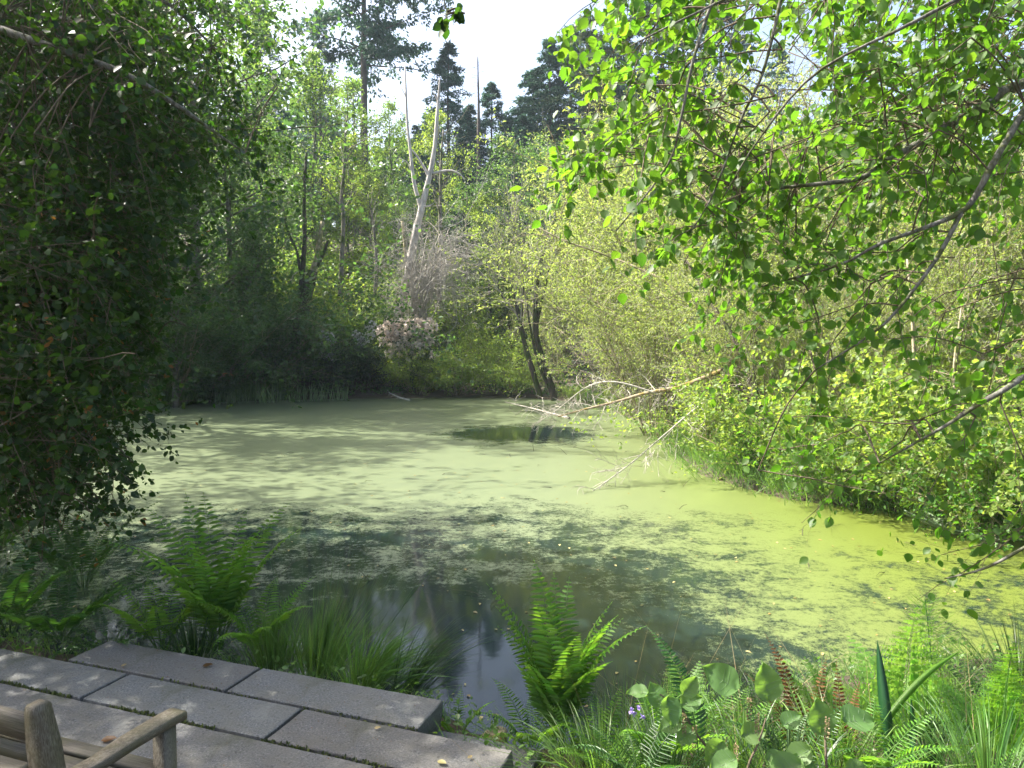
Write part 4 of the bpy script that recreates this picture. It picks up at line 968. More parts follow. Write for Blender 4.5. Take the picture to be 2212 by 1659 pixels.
# ---------------------------------------------------------------- ferns, grasses and small plants
def fern(base, fronds, label, leafm, seed, pin=22, wid=.30, detail=7, name='fern', grp=None, stemm=None, toothed=True):
    """fronds: list of (azimuth deg, length, start elevation deg, arch)"""
    rng = rs(seed); root = tag(empty(name, base), label, 'fern', grp)
    for (az, L, el, arch) in fronds:
        a = math.radians(az); h = np.array([math.cos(a), math.sin(a), 0]); n = 26
        t = np.linspace(0, 1, n); e = np.radians(el - arch*t**1.4)
        st = L/(n-1); d = h[None]*np.cos(e)[:, None]+np.array([0, 0, 1.])[None]*np.sin(e)[:, None]
        side = np.cross(h, [0, 0, 1.]); d = d+side[None]*(rng.normal(0, .12)*t)[:, None]; d = nrm(d)
        P = np.vstack([[0, 0, 0], np.cumsum(d*st, 0)])[:n] + np.array([h[0], h[1], 0])*.03
        mb = MB(); tubes(mb, P[None], (np.linspace(.0035, .001, n))[None], 4)
        sv = nrm(np.cross(d, np.cross(side, d)*0+side*1.0)) if False else None
        ups = nrm(np.cross(np.broadcast_to(side, d.shape), d))
        tt = np.linspace(.2, .985, pin); x = tt*(n-1); i = np.minimum(x.astype(int), n-2); f = (x-i)[:, None]
        p = P[i]*(1-f)+P[i+1]*f; T = d[i]; U = ups[i]
        q = (tt-.2)/.8; pl = wid*L*.5*np.clip(np.minimum(q*4+.45, 1)*(1-q**1.5)+.02, .02, 1)
        for s in (-1, 1):
            ax = nrm(side[None]*s + T*.38 + rng.normal(0, .05, T.shape) - np.array([0, 0, .12])[None])
            if detail:
                # pinna as a row of small leaflets on both sides
                m = detail; w = np.linspace(.08, .96, m)
                pp = p[:, None]+ax[:, None]*(pl[:, None]*w[None])[..., None] - U[:, None]*(pl[:, None]*.12*w[None]**2)[..., None]
                for s2 in (-1, 1):
                    lax = nrm(T*s2 + ax*.45)[:, None]*np.ones((1, m, 1))
                    ll = (pl[:, None]*.24*(1-.8*w[None])+.003)*rng.uniform(.8, 1.15, (pin, m))
                    nmv = (U[:, None]+rng.normal(0, .15, (pin, m, 3)))
                    leaves(mb, pp.reshape(-1, 3), lax.reshape(-1, 3), nmv.reshape(-1, 3), ll.reshape(-1), .62, T_QUAD)
                leaves(mb, p, ax, U, pl, .05, T_QUAD)
            else:
                leaves(mb, p, ax, U+rng.normal(0, .12, U.shape), pl, np.clip(.022*L/np.maximum(pl, .02), .1, .5)[:, None], T_FOLD)
        mb.build('frond', leafm, root)
    return root
def ring(n, L, el, arch, seed, az0=0, az1=360):
    r = rs(seed); return [(az0+(az1-az0)*(i+r.uniform(.1, .9))/n, L*r.uniform(.65, 1.1), el*r.uniform(.85, 1.1), arch*r.uniform(.6, 1.2)) for i in range(n)]
gf = 'ferns on the near bank'
def gp_(u, v, z=.12): return tuple(G(u, v, z))
FL, SF, BF = LM['fern_leaf'], LM['sword_fern'], LM['brown_fern']
fern(gp_(470, 1400), ring(17, 1.12, 86, 55, 1), 'tall lady fern catching sun on its tip at left of the pond edge', FL, 101, 22, .34, 0, grp=gf)
fern(gp_(350, 1405), ring(9, .75, 70, 60, 2), 'lady fern with a lit frond left of the tall fern', FL, 102, 22, .34, 0, grp=gf)
fern(gp_(130, 1385, .2), ring(12, .95, 52, 70, 3), 'dark sword fern with long fronds left of the terrace corner', SF, 103, 30, .2, 0, grp=gf)
fern(gp_(20, 1370, .25), ring(12, 1.0, 60, 75, 4), 'dark sword fern at the left photo edge', SF, 104, 30, .2, 0, grp=gf)
fern(gp_(240, 1400, .15), ring(9, .8, 40, 50, 5), 'low dark sword fern whose fronds touch the first slab', SF, 105, 28, .2, 0, grp=gf)
fern(gp_(560, 1415), ring(9, .7, 70, 70, 6), 'small lady fern right of the tall fern', FL, 106, 22, .34, 0, grp=gf)
fern(gp_(-60, 1250, .3), ring(10, 1.1, 60, 60, 7), 'dark fern in the left corner above the terrace', SF, 107, 30, .2, 0, grp=gf)
fern(gp_(180, 1270, .2), ring(10, .9, 65, 60, 8), 'dark fern under the near left shrub', SF, 108, 28, .22, 0, grp=gf)
fern(gp_(1205, 1600, .05), ring(22, .95, 86, 48, 9), 'large bright lady fern standing in the middle of the near shore', FL, 109, 24, .36, 0, grp=gf)
fern(gp_(1150, 1620, .05), ring(9, .5, 60, 60, 10), 'low bright fern fronds at the foot of the large lady fern', FL, 110, 20, .36, 0, grp=gf)
fern(gp_(985, 1590, .02), ring(6, .32, 70, 50, 11), 'tiny fern right of the slab end by the water', FL, 111, 16, .36, 0, grp=gf)
fern(tuple(W(1480, 1650, 3.3)), [(100, .5, 80, 60), (60, .48, 80, 50), (140, .4, 70, 60)], 'pale fern behind the round leaved sapling', FL, 112, 22, .5, 7, grp=gf)
fern(tuple(W(1950, 1660, 3.2)), [(-92, .80, 97, 25), (100, .62, 80, 60), (50, .55, 70, 50), (140, .5, 70, 60)], 'bright broad fern beside the upright dark blade', LM['sun_fern'], 113, 18, .62, 9, grp=gf)
fern(tuple(W(1830, 1660, 3.2)), [(120, .5, 80, 40), (150, .5, 75, 50)], 'pale fern left of the upright dark blade', FL, 114, 24, .5, 8, grp=gf)
fern(tuple(W(2160, 1680, 3.0)), [(-95, .66, 95, 30), (60, .55, 75, 50), (120, .5, 70, 50), (30, .5, 60, 60)], 'soft bright fern at the lower right corner', FL, 115, 24, .5, 8, grp=gf)
fern(tuple(W(1520, 1680, 2.7)), [(112, .62, 88, 75)], 'single dark frond arching left beside the round leaved sapling', SF, 116, 30, .26, 0, grp=gf)
fern(tuple(W(1745, 1700, 3.2)), [(100, .70, 88, 50), (60, .6, 85, 40), (130, .55, 80, 60)], 'withered brown fern fronds left of the bright broad fern', BF, 117, 30, .2, 0, grp=gf)
fern(tuple(W(1820, 1700, 2.9)), [(80, .5, 88, 30), (50, .45, 80, 60)], 'rusty brown fern frond in front of the pale fern', BF, 118, 26, .22, 0, grp=gf)
fern(tuple(W(2090, 1720, 2.8)), ring(7, .45, 50, 50, 19), 'low sword fern near the lower right corner', LM['fern_leaf'], 119, 26, .24, 0, grp=gf)
fern(tuple(W(1350, 1690, 3.3)), ring(7, .45, 60, 60, 20), 'small fern low on the bank below the sapling', FL, 120, 22, .36, 6, grp=gf)
for i, (u, v, Z, L, m, lb) in enumerate(((1290, 1660, 3.4, .42, FL, 'small light fern between the large lady fern and the grass'), (1430, 1640, 3.1, .4, FL, 'low light fern in the grass left of the single dark frond'), (1560, 1640, 3.3, .42, FL, 'low fern with spread fronds behind the large pale round leaf'),
        (1660, 1620, 3.5, .42, SF, 'dark low fern left of the withered brown fronds'), (1720, 1680, 2.7, .36, SF, 'dark low fern at the bottom edge below the brown fronds'), (1880, 1680, 2.7, .36, FL, 'light low fern at the foot of the upright dark blade'), (2010, 1640, 3.3, .5, FL, 'light fern beside the horsetail'),
        (2080, 1600, 3.7, .55, FL, 'light fern under the low alder branch'), (2180, 1580, 3.6, .5, SF, 'dark fern at the right edge under the low alder branch'), (1380, 1700, 2.7, .35, SF, 'dark low fern at the bottom edge left of the saplings'), (1520, 1600, 3.8, .42, FL, 'light fern at the shore behind the saplings'))):
    fern(tuple(W(u, v, Z)), ring(9, L, 62, 65, 300+i), lb, m, 400+i, 19, .40, 0, grp=gf)
fern(tuple(W(2150, 1120, 8.2)), ring(10, .9, 70, 60, 21), 'fern on the right bank beside the reeds', FL, 121, 22, .32, 4, grp='ferns on the right bank')
fern(tuple(W(1560, 1010, 12.2)), ring(9, .9, 65, 60, 22), 'fern on the right bank at its first bend', FL, 122, 22, .32, 4, grp='ferns on the right bank')
fern(tuple(W(1860, 1080, 9.6)), ring(8, .8, 60, 60, 23), 'fern on the muddy right bank left of the pale stem', FL, 123, 22, .32, 4, grp='ferns on the right bank')

def blades(mb, base, dirs, L, w, rng, bend=.25, n=6):
    """grass blades: base [N,3], dirs [N,3]"""
    N = len(base); P = np.empty((N, n, 3)); P[:, 0] = base; d = nrm(dirs)
    h = d*[1, 1, 0] + rng.normal(0, .05, d.shape)*[1, 1, 0]
    for s in range(1, n):
        P[:, s] = P[:, s-1]+d*(L/(n-1))[:, None]; d = d+h*bend*.6; d[:, 2] -= bend*np.abs(rng.normal(1, .3, N))*(s/n); d = nrm(d)
    sd_ = nrm(np.cross(d, rng.normal(0, 1, d.shape)))
    wf = np.array([.7, 1, .95, .8, .5, .06])[:n] if n == 6 else np.linspace(1, .06, n)
    Wd = (w[:, None]*wf[None])[..., None]*sd_[:, None]*.5
    V = np.stack([P-Wd, P+Wd], 2).reshape(-1, 3)
    b_ = (np.arange(N)*n*2)[:, None, None]; i = (np.arange(n-1)*2)[None, :, None]
    F = (b_+i+np.array([0, 1, 3, 2])[None, None]).reshape(-1, 4)
    mb.add(V, F)
def tussock(c, N, L, label, leafm, seed, rad=.08, lean=(0, 0), w=.006, bend=.22, spread=.6, cat='grass tuft', grp=None):
    N = int(N*.45); rng = rs(seed); root = MB(); a = rng.uniform(0, 2*math.pi, N); r = np.abs(rng.normal(0, 1, N))
    base = np.stack([np.cos(a)*r*rad, np.sin(a)*r*rad, np.zeros(N)], -1)
    d = np.stack([np.cos(a)*r*spread*.5+lean[0], np.sin(a)*r*spread*.5+lean[1], np.ones(N)], -1)
    blades(root, base, d, L*rng.uniform(.45, 1.15, N), w*rng.uniform(.6, 1.3, N), rng, bend)
    o = root.build('grass_tuft', leafm, loc=c); return tag(o, label, cat, grp)
gg = 'rush and grass tufts on the near bank'
GB, DG = LM['grass_blade'], LM['dark_grass']
tussock(gp_(690, 1450, .05), 900, .48, 'fine rush tuft leaning over the water behind the second slab', GB, 131, .10, (.1, .2), grp=gg)
tussock(gp_(800, 1485, .05), 1400, .42, 'bright flattened grass tussock behind the first slab', GB, 132, .12, (.35, -.1), bend=.35, spread=.8, grp=gg)
tussock(gp_(590, 1440, .08), 700, .38, 'grass tuft between the lady fern and the rushes', GB, 133, .10, grp=gg)
tussock(gp_(420, 1430, .1), 500, .36, 'grass tuft under the tall lady fern', DG, 134, .12, bend=.3, spread=.9, grp=gg)
tussock(gp_(880, 1500, .02), 350, .55, 'thin rushes trailing into the water by the slab end', DG, 135, .07, (.5, .1), bend=.3, grp=gg)
tussock(gp_(720, 1420, .02), 140, .95, 'sparse tall rush stems standing out over the pond', DG, 136, .16, (.2, .3), w=.004, bend=.05, spread=.7, grp=gg)
k = 0
for (u, v, Z, L, N, lb) in ((1350, 1640, 3.6, .55, 700, 'grass tuft right of the large lady fern'), (1300, 1690, 3.1, .45, 900, 'long grass at the bottom edge right of the low step'), (1440, 1700, 2.9, .45, 900, 'long grass left of the round leaved sapling'),
        (1600, 1690, 3.0, .5, 900, 'grass tuft right of the round leaved sapling'), (1500, 1600, 3.9, .55, 500, 'grass at the shore behind the sapling'), (1680, 1600, 3.8, .6, 700, 'rushes behind the brown fern fronds'),
        (1800, 1700, 2.7, .5, 900, 'grass tuft below the brown fern'), (1900, 1600, 3.7, .6, 600, 'rushes behind the upright dark blade'), (2010, 1690, 2.9, .5, 900, 'grass tuft below the bright broad fern'),
        (2060, 1560, 4.0, .7, 600, 'rushes right of the bright broad fern'), (2190, 1620, 3.3, .6, 900, 'grass in the lower right corner'), (2200, 1520, 4.2, .8, 700, 'tall grass at the right edge below the low alder branch'), (1230, 1660, 3.5, .4, 500, 'grass at the foot of the large lady fern'),
        (2130, 1700, 2.6, .45, 900, 'grass at the bottom edge near the right corner'), (1700, 1720, 2.6, .4, 900, 'grass at the bottom edge in the middle of the right bank')):
    k += 1; tussock(tuple(W(u, v, Z)), int(N*.5), L*.75, lb, GB if k % 3 else DG, 140+k, .17, (0, .1), bend=.38, spread=1.5, grp=gg)
def wild_stems():
    rng = rs(160); mb = MB(); N = 90; u = rng.uniform(1250, 2200, N); Z = rng.uniform(2.6, 4.0, N)
    base = np.array([W(a, 1700, z) for a, z in zip(u, Z)]); base[:, 2] = .1
    d = np.stack([rng.normal(0, .8, N), rng.normal(.1, .4, N), np.ones(N)], -1)
    blades(mb, base, d, rng.uniform(.5, 1.0, N), np.full(N, .003), rng, .06)
    o = mb.build('dry_grass', LM['dry_grass']); tag(o, 'dry pale grass stalks crossing the right bank plants', 'grass', kind='stuff')
wild_stems()
def low_cover():
    rng = rs(161); mb = MB(); n = 26000; x = rng.uniform(-7, 6, n); y = rng.uniform(1.5, 6.5, n); d = pond_sd(x, y)
    q = np.stack([x-O0[0], y-O0[1]], -1); a = q@E1[:2]; bb = q@E2[:2]
    slabs = ((a > -.02) & (a < 2.42) & (bb > -.02)) | ((a > -.55) & (bb > .3)) | ((a > -1.35) & (bb > .62))
    k = (d > .02) & ~slabs & ((x > -.1) | (bb < .35)); x, y = x[k], y[k]; n = len(x); z = ground_z(x, y)+rng.uniform(0, .16, n)
    leaves(mb, np.stack([x, y, z], -1), rng.normal(size=(n, 3)), rng.normal(0, .5, (n, 3))+[0, 0, 1], rng.uniform(.015, .045, n), .7, T_FOLD)
    o = mb.build('ground_cover', LM['grass_blade']); tag(o, 'small leafy weeds covering the near bank', 'ground cover', kind='stuff')
    m2 = MB(); n = 14000; x = rng.uniform(-7, 6, n); y = rng.uniform(1.5, 6.5, n); d = pond_sd(x, y); q = np.stack([x-O0[0], y-O0[1]], -1); a = q@E1[:2]; bb = q@E2[:2]
    slabs = ((a > -.05) & (a < 2.44) & (bb > -.05)) | ((a > -.57) & (bb > .27)) | ((a > -1.37) & (bb > .6))
    k = (d > .03) & ~slabs; x, y = x[k], y[k]; n = len(x); base = np.stack([x, y, ground_z(x, y)-.01], -1)
    blades(m2, base, rng.normal(0, .5, (n, 3))*[1, 1, 0]+[0, 0, 1], rng.uniform(.1, .32, n), np.full(n, .004), rng, .22)
    o = m2.build('grass', LM['grass_blade']); tag(o, 'short grass among the plants of the near bank', 'grass', kind='stuff')
low_cover()
def bank_grass():
    rng = rs(162); mb = MB(); n = 16000; x = rng.uniform(-16, -9.5, n); y = rng.uniform(17, 31, n); d = pond_sd(x, y); k = (d > -.25) & (d < 2.2); x, y = x[k], y[k]; n = len(x)
    base = np.stack([x, y, np.maximum(ground_z(x, y), 0)-.02], -1)
    blades(mb, base, rng.normal(0, .3, (n, 3))*[1, 1, 0]+[0, 0, 1], rng.uniform(.4, 1.3, n), np.full(n, .02), rng, .12)
    o = mb.build('grass', LM['grass_blade']); tag(o, 'tall soft grass on the left corner of the pond', 'grass', kind='stuff')
    mb = MB(); n = 260; t = rng.uniform(0, 1, n); x = -12.2+t*5; y = 28.6+t*2.2+rng.normal(0, .25, n)
    blades(mb, np.stack([x, y, x*0-.05], -1), rng.normal(0, .15, (n, 3))*[1, 1, 0]+[0, 0, 1], rng.uniform(.4, 1.0, n), np.full(n, .025), rng, .08)
    o = mb.build('reeds', LM['pale_blade']); tag(o, 'sparse reeds in the shallow water at the far left', 'reeds', kind='stuff')
    rng = rs(163); mb = MB(); n = 4500; i = rng.randint(12, 21, n); t = rng.uniform(0, 1, n); A = np.array(POND); a = A[i]; b_ = A[(i+1) % len(A)]
    p = a*(1-t)[:, None]+b_*t[:, None]+rng.normal(0, .22, (n, 2))+[.25, 0]; z = np.maximum(ground_z(p[:, 0], p[:, 1]), -.02)
    blades(mb, np.stack([p[:, 0], p[:, 1], z], -1), rng.normal(0, .5, (n, 3))*[1, 1, 0]+[-.2, 0, 1], rng.uniform(.2, .7, n), np.full(n, .01), rng, .2)
    o = mb.build('grass', LM['grass_blade']); tag(o, 'grass hanging over the edge of the right bank', 'grass', kind='stuff')
bank_grass()

def blade_plant(items, label, leafm, cat='iris', grp=None):
    """items: (points, width)"""
    base = np.array(items[0][0][0]); root = tag(empty('iris_plant' if cat == 'iris' else 'reed_plant', base), label, cat, grp)
    for pts, w in items:
        P = smooth_path(pts, 10)-base; T = nrm(np.gradient(P, axis=0)); view = nrm(P+base-np.array([0, 0, CAM_Z])); S = nrm(np.cross(T, view+.3)); N_ = np.cross(T, S)
        prof = w*np.array([.8, .95, 1, 1, 1, .95, .85, .65, .4, .04])[:, None]*.5
        V = np.concatenate([P-S*prof, P+N_*w*.12, P+S*prof, P-N_*w*.05]); n = 10
        mb = MB(); mb.add(V, [[a*n+i, a*n+i+1, ((a+1) % 4)*n+i+1, ((a+1) % 4)*n+i] for a in range(4) for i in range(n-1)]); mb.build('blade', leafm, root, smooth=True)
IR = LM['iris_leaf']
blade_plant([([W(1925, 1680, 2.9), W(1915, 1560, 2.9), W(1905, 1470, 2.95), W(1895, 1385, 3.0)], .045)], 'upright dark green blade in front of the bright broad fern', IR)
blade_plant([([W(1975, 1700, 2.8), W(1973, 1620, 2.85), W(1972, 1560, 2.9), W(1968, 1510, 2.9)], .03)], 'short dark blade right of the tall upright blade', IR)
blade_plant([([W(1890, 1590, 2.9), W(1950, 1510, 2.95), W(2010, 1450, 3.0), W(2075, 1405, 3.1)], .026), ([W(1960, 1600, 2.9), W(2010, 1570, 2.9), W(2060, 1550, 3.0)], .018)], 'light green blades slanting right behind the upright blade', LM['fern_leaf'])
gr = 'reed plants on the right bank'
blade_plant([([W(1985+i*9, 1130, 9.0), W(1990+i*12, 1070, 9.0), W(1985+i*17, 1020+abs(i-2)*12, 9.0)], .05) for i in range(6)], 'upright reeds right of the pale upright stem', LM['iris_leaf'], 'reed', gr)
rng = rs(170)
blade_plant([([W(1960+rng.uniform(-10, 40), 1105+rng.uniform(-5, 8), 8.9), W(2060+rng.uniform(-10, 20), 1145+rng.uniform(-6, 6), 8.3), W(2130+rng.uniform(0, 80), 1175+rng.uniform(-12, 12), 7.8)], .04) for i in range(12)], 'pale reed blades fallen flat onto the duckweed', LM['pale_blade'], 'reed', gr)
def horsetail():
    base = W(2035, 1680, 3.3); root = tag(empty('horsetail', base), 'feathery horsetail rising above the right bank ferns', 'horsetail'); rng = rs(171)
    P = smooth_path([W(2035, 1690, 3.3)-base, W(2030, 1560, 3.3)-base, W(2012, 1420, 3.35)-base, W(1998, 1290, 3.4)-base], 30); mb = MB(); tubes(mb, P[None], np.linspace(.005, .0015, 30)[None], 5); mb.build('stem', IR, root)
    mb = MB(); pts = []; 
    for k in range(22):
        t = .3+.68*k/21; c = P[int(t*29)]; l = .26*(1-t)**.6+.05
        for a in np.linspace(0, 2*math.pi, 11)[:-1]+rng.uniform(0, 1):
            h = np.array([math.cos(a), math.sin(a), 0]); s = np.linspace(0, 1, 5)[:, None]
            pts.append(c+h*l*s*.9+np.array([0, 0, 1])*l*(.35*s+.2*s*s))
    tubes(mb, np.array(pts), np.linspace(.0016, .0007, 5)[None]*np.ones((len(pts), 1)), 3); mb.build('branchlets', LM['fern_leaf'], root)
horsetail()
def sapling(stem, lvs, label, seed, catkins=()):
    base = W(*stem[0]); root = tag(empty('alder_sapling', base), label, 'sapling', 'young alders with round leaves in the lower right'); rng = rs(seed)
    mb = MB(); P = smooth_path([W(*p)-base for p in stem], 14); tubes(mb, P[None], np.linspace(.006, .0025, 14)[None], 6); mb.build('stem', M_NEARTWIG, root, smooth=True)
    for (u, v, Z, ax, nmv, L) in lvs:
        p = W(u, v, Z)-base; j = np.linalg.norm(P-p, axis=1).argmin(); a = np.array(ax, float)
        mb = MB(); n = 13; m = 7; ax_ = nrm(a); nv = np.array(nmv, float); s_ = nrm(np.cross(nv, ax_)); nn = np.cross(ax_, s_)
        tt = np.linspace(0, 1, n); wv = np.interp(tt, [0, .05, .14, .32, .52, .72, .88, 1.0], [.02, .2, .36, .48, .47, .36, .20, .01]); V = []
        for i in range(n):
            for c in np.linspace(-1, 1, m): V.append(p+L*(ax_*(tt[i]+.05*(1-abs(c))*(tt[i] > .5)) + s_*c*wv[i]*.86 + nn*(.15*abs(c)-.2*tt[i]**2+.022*((i+int(abs(c)*3)) % 2)*(.3+abs(c)*.6) + .02*math.sin(i*1.3+c*2+L*90))))
        mb.add(V, [[i*m+j2, i*m+j2+1, (i+1)*m+j2+1, (i+1)*m+j2] for i in range(n-1) for j2 in range(m-1)])
        tubes(mb, smooth_path([P[j], (P[j]+p)/2+[0, 0, .005], p], 5)[None], np.full((1, 5), .0013), 4)
        lf = mb.build('leaf', LM['sapling_leaf'], root, smooth=True)
        def lp(t, c): return p+L*(ax_*t + s_*c*float(np.interp(t, tt, wv))*.86 + nn*(.15*abs(c)-.2*t*t+.012))
        vb = MB(); tubes(vb, np.array([lp(t, 0) for t in np.linspace(0, .95, 8)])[None], np.linspace(.0011, .0004, 8)[None], 4)
        for t0 in (.12, .26, .4, .54, .68):
            for sg in (-1, 1): tubes(vb, np.array([lp(t0+.16*q, sg*q) for q in np.linspace(0, .9, 5)])[None], np.linspace(.0007, .0003, 5)[None], 3)
        vb.build('leaf_veins', LM['pale_blade'], lf)
    for (u, v, Z) in catkins:
        mb = MB(); c = W(u, v, Z)-base; n = 90; t = rng.uniform(0, 1, n); a = rng.uniform(0, 6.3, n)
        d = np.stack([np.cos(a), np.sin(a), rng.uniform(-.3, .6, n)], -1); p = c[None]+np.array([0, 0, .08])*t[:, None]+d*.003
        leaves(mb, p, d, rng.normal(size=(n, 3)), np.full(n, .007), .8, T_QUAD); mb.build('catkin', LM['dry_grass'], root)
z = 2.45
sapling([(1570, 1720, 2.5), (1545, 1640, 2.5), (1500, 1580, 2.48), (1470, 1530, 2.46), (1425, 1500, 2.45)],
        [(1430, 1525, z, (-.15, .1, .3), (-.1, -1, .3), .085), (1440, 1505, z, (.1, -.5, -.6), (.4, -1, .5), .10), (1400, 1498, z, (-1, .1, .05), (0, -.4, 1), .075), (1475, 1500, z, (.6, 0, .75), (.1, -1, .4), .08),
         (1470, 1525, z, (.9, .1, .35), (.1, -.8, .8), .085), (1470, 1560, z, (-.9, -.2, -.15), (0, -.7, 1), .085), (1500, 1575, z, (-.9, -.3, -.45), (.1, -.7, .9), .08), (1560, 1600, z, (-.6, -.4, -.6), (.3, -.8, .8), .1)],
        'young alder with a curled dark leaf at the left of the sapling row', 181, [(1478, 1590, 2.44), (1500, 1615, 2.44), (1590, 1655, 2.44)])
sapling([(1610, 1740, 2.35), (1615, 1660, 2.36), (1640, 1600, 2.38), (1655, 1550, 2.4)],
        [(1660, 1512, 2.4, (-.1, .1, 1), (.1, -1, .3), .125), (1590, 1490, 2.4, (-.8, .2, .55), (.1, -1, .6), .13), (1600, 1590, 2.4, (.8, 0, .2), (-.1, -.9, .7), .09), (1690, 1570, 2.38, (.7, .1, .45), (0, -.6, 1), .08),
         (1650, 1640, 2.36, (.9, -.3, -.1), (0, -.5, 1), .1), (1590, 1640, 2.36, (-.9, -.2, -.2), (0, -.5, 1), .1), (1700, 1650, 2.36, (.8, -.3, -.2), (0, -.5, 1), .12)],
        'young alder with one large pale round leaf', 182, [(1635, 1590, 2.37), (1618, 1555, 2.37)])
sapling([(1790, 1740, 2.35), (1785, 1650, 2.36), (1782, 1590, 2.4), (1780, 1570, 2.42)],
        [(1775, 1585, 2.4, (-.1, .1, 1), (.1, -1, .3), .12), (1815, 1560, 2.42, (1, .1, .05), (.1, -.5, 1), .13), (1750, 1620, 2.38, (-.9, -.2, -.3), (0, -.6, 1), .10), (1820, 1660, 2.36, (.8, -.2, -.3), (0, -.5, 1), .12), (1730, 1650, 2.34, (-.9, -.3, -.2), (0, -.5, 1), .13)],
        'young alder with a round pale leaf right of the others', 183, [(1786, 1600, 2.38)])
def flowers():
    rng = rs(190)
    root = tag(empty('iris_flower', W(1372, 1540, 3.1)), 'small lilac flowers in the grass left of the sapling', 'flower'); rt = np.array(root.location)
    for (u, v) in ((1362, 1535), (1378, 1530), (1386, 1548), (1370, 1541)):
        mb = MB(); n = 7; d = nrm(rng.normal(size=(n, 3))+[0, -.4, .3]); leaves(mb, np.repeat([W(u, v, 3.1)-rt], n, 0), d, rng.normal(size=(n, 3)), np.full(n, .018), .8, T_FOLD); mb.build('petal', LM['lilac_petal'], root)
    mb = MB(); bl = np.array([W(1372, 1640, 3.12)-rt]*4); blades(mb, bl, rng.normal(0, .05, (4, 3))+[0, 0, 1], np.full(4, .26), np.full(4, .003), rng, .02); mb.build('stem', GB, root)
    root = tag(empty('white_flower', W(1456, 1575, 2.6)), 'small white flowers beside the sapling stem', 'flower'); rt = np.array(root.location)
    for (u, v) in ((1453, 1568), (1458, 1580), (1462, 1590)):
        mb = MB(); n = 8; d = nrm(rng.normal(size=(n, 3))+[0, -.4, .3]); leaves(mb, np.repeat([W(u, v, 2.6)-rt], n, 0), d, rng.normal(size=(n, 3)), np.full(n, .008), .9, T_FOLD); mb.build('petal', LM['white_petal'], root)
flowers()
def fallen(p, L, az, m, label, curl=.3):
    mb = MB(); a = math.radians(az); ax = np.array([[math.cos(a), math.sin(a), .15]]); leaves(mb, np.array([[0, 0, .004]]), ax, np.array([[.1, -.2, 1.]]), np.array([L]), .6, T_OVATE)
    o = mb.build('fallen_leaf', m, loc=tuple(p)); tag(o, label, 'leaf', 'fallen leaves on the slabs')
fallen(G(218, 1602, SZ+.004), .07, 15, LM['red_leaf'], 'curled orange brown leaf on the slab beyond the bench seat')
fallen(G(437, 1441, SZ+.004), .06, 20, LM['brown_fern'], 'brown leaf on the far slab below the tall fern')
fallen(G(262, 1441, SZ+.004), .035, 60, LM['floating'], 'small yellow leaf near the left end of the far slab')
fallen(G(808, 1575, SZ+.004), .035, 10, LM['floating'], 'small pale leaf on the right slab by the joint')
fallen(G(945, 1646, SZ+.004), .05, -30, LM['floating'], 'tan leaf near the right end of the dark slab')
fallen(G(905, 1586, SZ-.1), .04, 0, LM['brown_fern'], 'rusty leaf beside the end of the front slab')
fallen(G(1010, 1640, SZ+.004), .03, 40, LM['floating'], 'tiny tan leaf at the dark slab end')
def floating():
    rng = rs(200); mb = MB(); n = 700; x = rng.uniform(-6, 7, n); y = 4+rng.uniform(0, 1, n)**1.5*14; k = pond_sd(x, y) < -.1; x, y = x[k], y[k]; n = len(x)
    a = rng.uniform(0, 6.3, n); ax = np.stack([np.cos(a), np.sin(a), a*0], -1)
    leaves(mb, np.stack([x, y, np.full(n, .006)], -1), ax, rng.normal(0, .08, (n, 3))+[0, 0, 1], rng.uniform(.015, .05, n), .6, T_FOLD)
    o = mb.build('floating_leaves', LM['floating']); tag(o, 'tiny yellow and tan leaves scattered on the duckweed', 'floating leaves', kind='stuff')
    mb = MB(); P = []; 
    for i in range(60):
        x, y = rng.uniform(-5, 6), 4.3+rng.uniform(0, 1)**1.4*12
        if pond_sd(np.array([x]), np.array([y]))[0] > -.2: continue
        a = rng.uniform(0, 6.3); l = rng.uniform(.08, .4); d = np.array([math.cos(a)*l, math.sin(a)*l, 0]); up = rng.uniform(0, .18) if i % 3 == 0 else .015
        P.append(smooth_path([[x, y, -.02], [x+d[0]*.5+rng.normal(0, .03), y+d[1]*.5, up*.7+.01], [x+d[0], y+d[1], up]], 6))
    tubes(mb, np.array(P), np.linspace(.005, .002, 6)[None]*np.ones((len(P), 1)), 4)
    o = mb.build('floating_twigs', M_DARKBARK); tag(o, 'thin dark twigs lying in and poking from the duckweed', 'twigs', kind='stuff')
floating()
def litter():
    rng = rs(205); mb = MB(); n = 420; a = rng.uniform(-.5, 3.6, n); bb = rng.uniform(0, 1.3, n)**1.2; k = (a > .02) & (a < 3.5) & ((bb > .34) | (a < 2.35)); a, bb = a[k], bb[k]; n = len(a)
    p = O0[None]+E1[None]*a[:, None]+E2[None]*bb[:, None]; p[:, 2] = SZ+.003
    ax = rng.normal(0, 1, (n, 3)); ax[:, 2] = 0; leaves(mb, p, ax, rng.normal(0, .25, (n, 3))+[0, 0, 1], rng.uniform(.003, .013, n), .45, T_FOLD)
    o = mb.build('leaf_litter', LM['brown_fern']); tag(o, 'crumbs of dry leaves scattered on the slabs', 'leaf litter', kind='stuff')
litter()
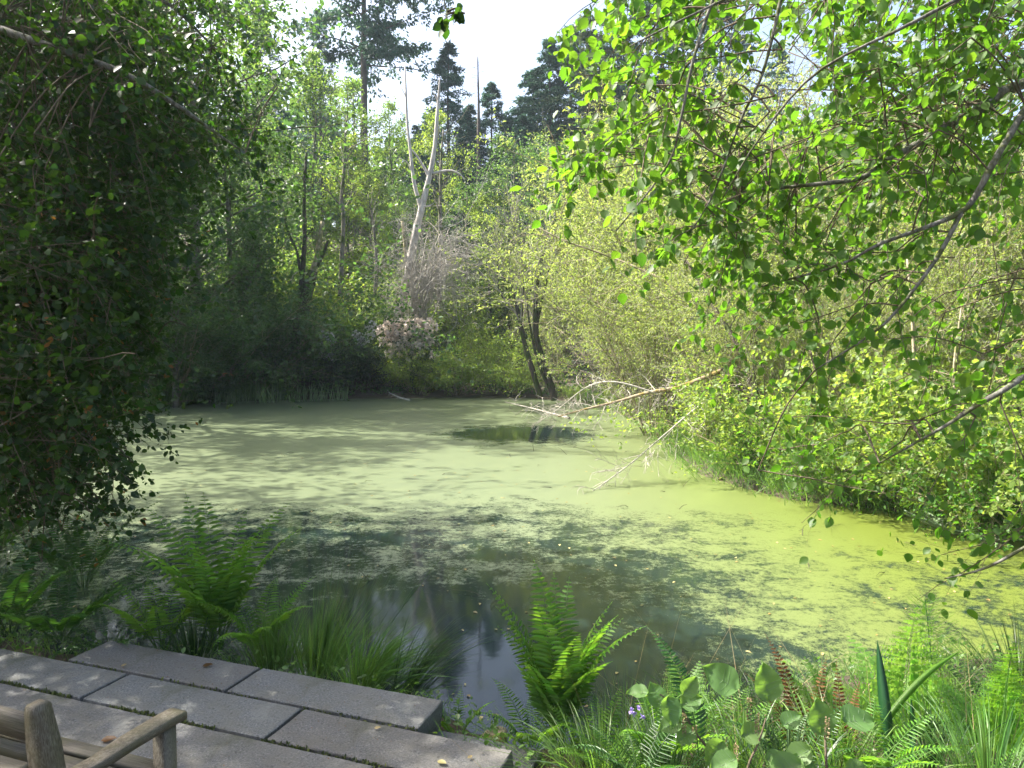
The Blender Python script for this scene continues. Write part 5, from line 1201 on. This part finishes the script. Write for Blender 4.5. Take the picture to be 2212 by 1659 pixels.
def roots():
    rng = rs(210); c = W(1960, 1095, 9.6); root = tag(empty('root_clump', c), 'tangle of brown roots hanging at the foot of the pale upright stem', 'roots'); P = []
    for i in range(60):
        a = rng.uniform(0, 6.3); r = rng.uniform(.1, .45); P.append(smooth_path([[0, 0, .25], [math.cos(a)*r*.5, math.sin(a)*r*.5, .12+rng.uniform(-.05, .1)], [math.cos(a)*r, math.sin(a)*r, -.15]], 7))
    mb = MB(); tubes(mb, np.array(P), np.linspace(.014, .004, 7)[None]*np.ones((60, 1)), 4); o = mb.build('roots', M_MOSSY, root)
roots()
def rocks():
    rng = rs(211)
    for i, (u, v, zz, s, lb) in enumerate(((1068, 1592, .03, .07, 'small brown stone in the shallow water near the low step'), (1020, 1610, .03, .05, 'little dark stone right of the slab end'))):
        n = 9; V = []
        for a in range(n):
            for b_ in range(n*2):
                th = math.pi*(a+.01)/(n-1+.02); ph = math.pi*b_/n; d = np.array([math.sin(th)*math.cos(ph), math.sin(th)*math.sin(ph), math.cos(th)*.6]); V.append(d*s*(1+.18*math.sin(3*d[0]+i)+.12*math.sin(7*d[1])+.06*math.sin(11*d[2]+5*d[0])))
        F = [[a*2*n+b_, a*2*n+(b_+1) % (2*n), (a+1)*2*n+(b_+1) % (2*n), (a+1)*2*n+b_] for a in range(n-1) for b_ in range(2*n)]
        o = MB().add(V, F).build('stone', M_MOSSY, smooth=True, loc=tuple(G(u, v, zz))); tag(o, lb, 'stone', 'stones by the low step')
rocks()

# ---------------------------------------------------------------- air
HAZE = 0.0005
def haze():
    V = [(x, y, z_) for x in (-120, 120) for y in (-15, 130) for z_ in (-2.0, 45)]
    F = [[0, 1, 3, 2], [4, 6, 7, 5], [0, 4, 5, 1], [2, 3, 7, 6], [0, 2, 6, 4], [1, 5, 7, 3]]
    m, nt = newmat('haze'); v = nd(nt, 'ShaderNodeVolumePrincipled', {'Color': (.72, .86, 1.0), 'Density': HAZE, 'Anisotropy': .0})
    o_ = nt.nodes.new('ShaderNodeOutputMaterial'); nt.links.new(v.outputs[0], o_.inputs['Volume'])
    o = MB().add(V, F).build('haze', m); tag(o, 'thin bluish haze over the pond', 'haze', kind='stuff')
if HAZE > 0: haze()
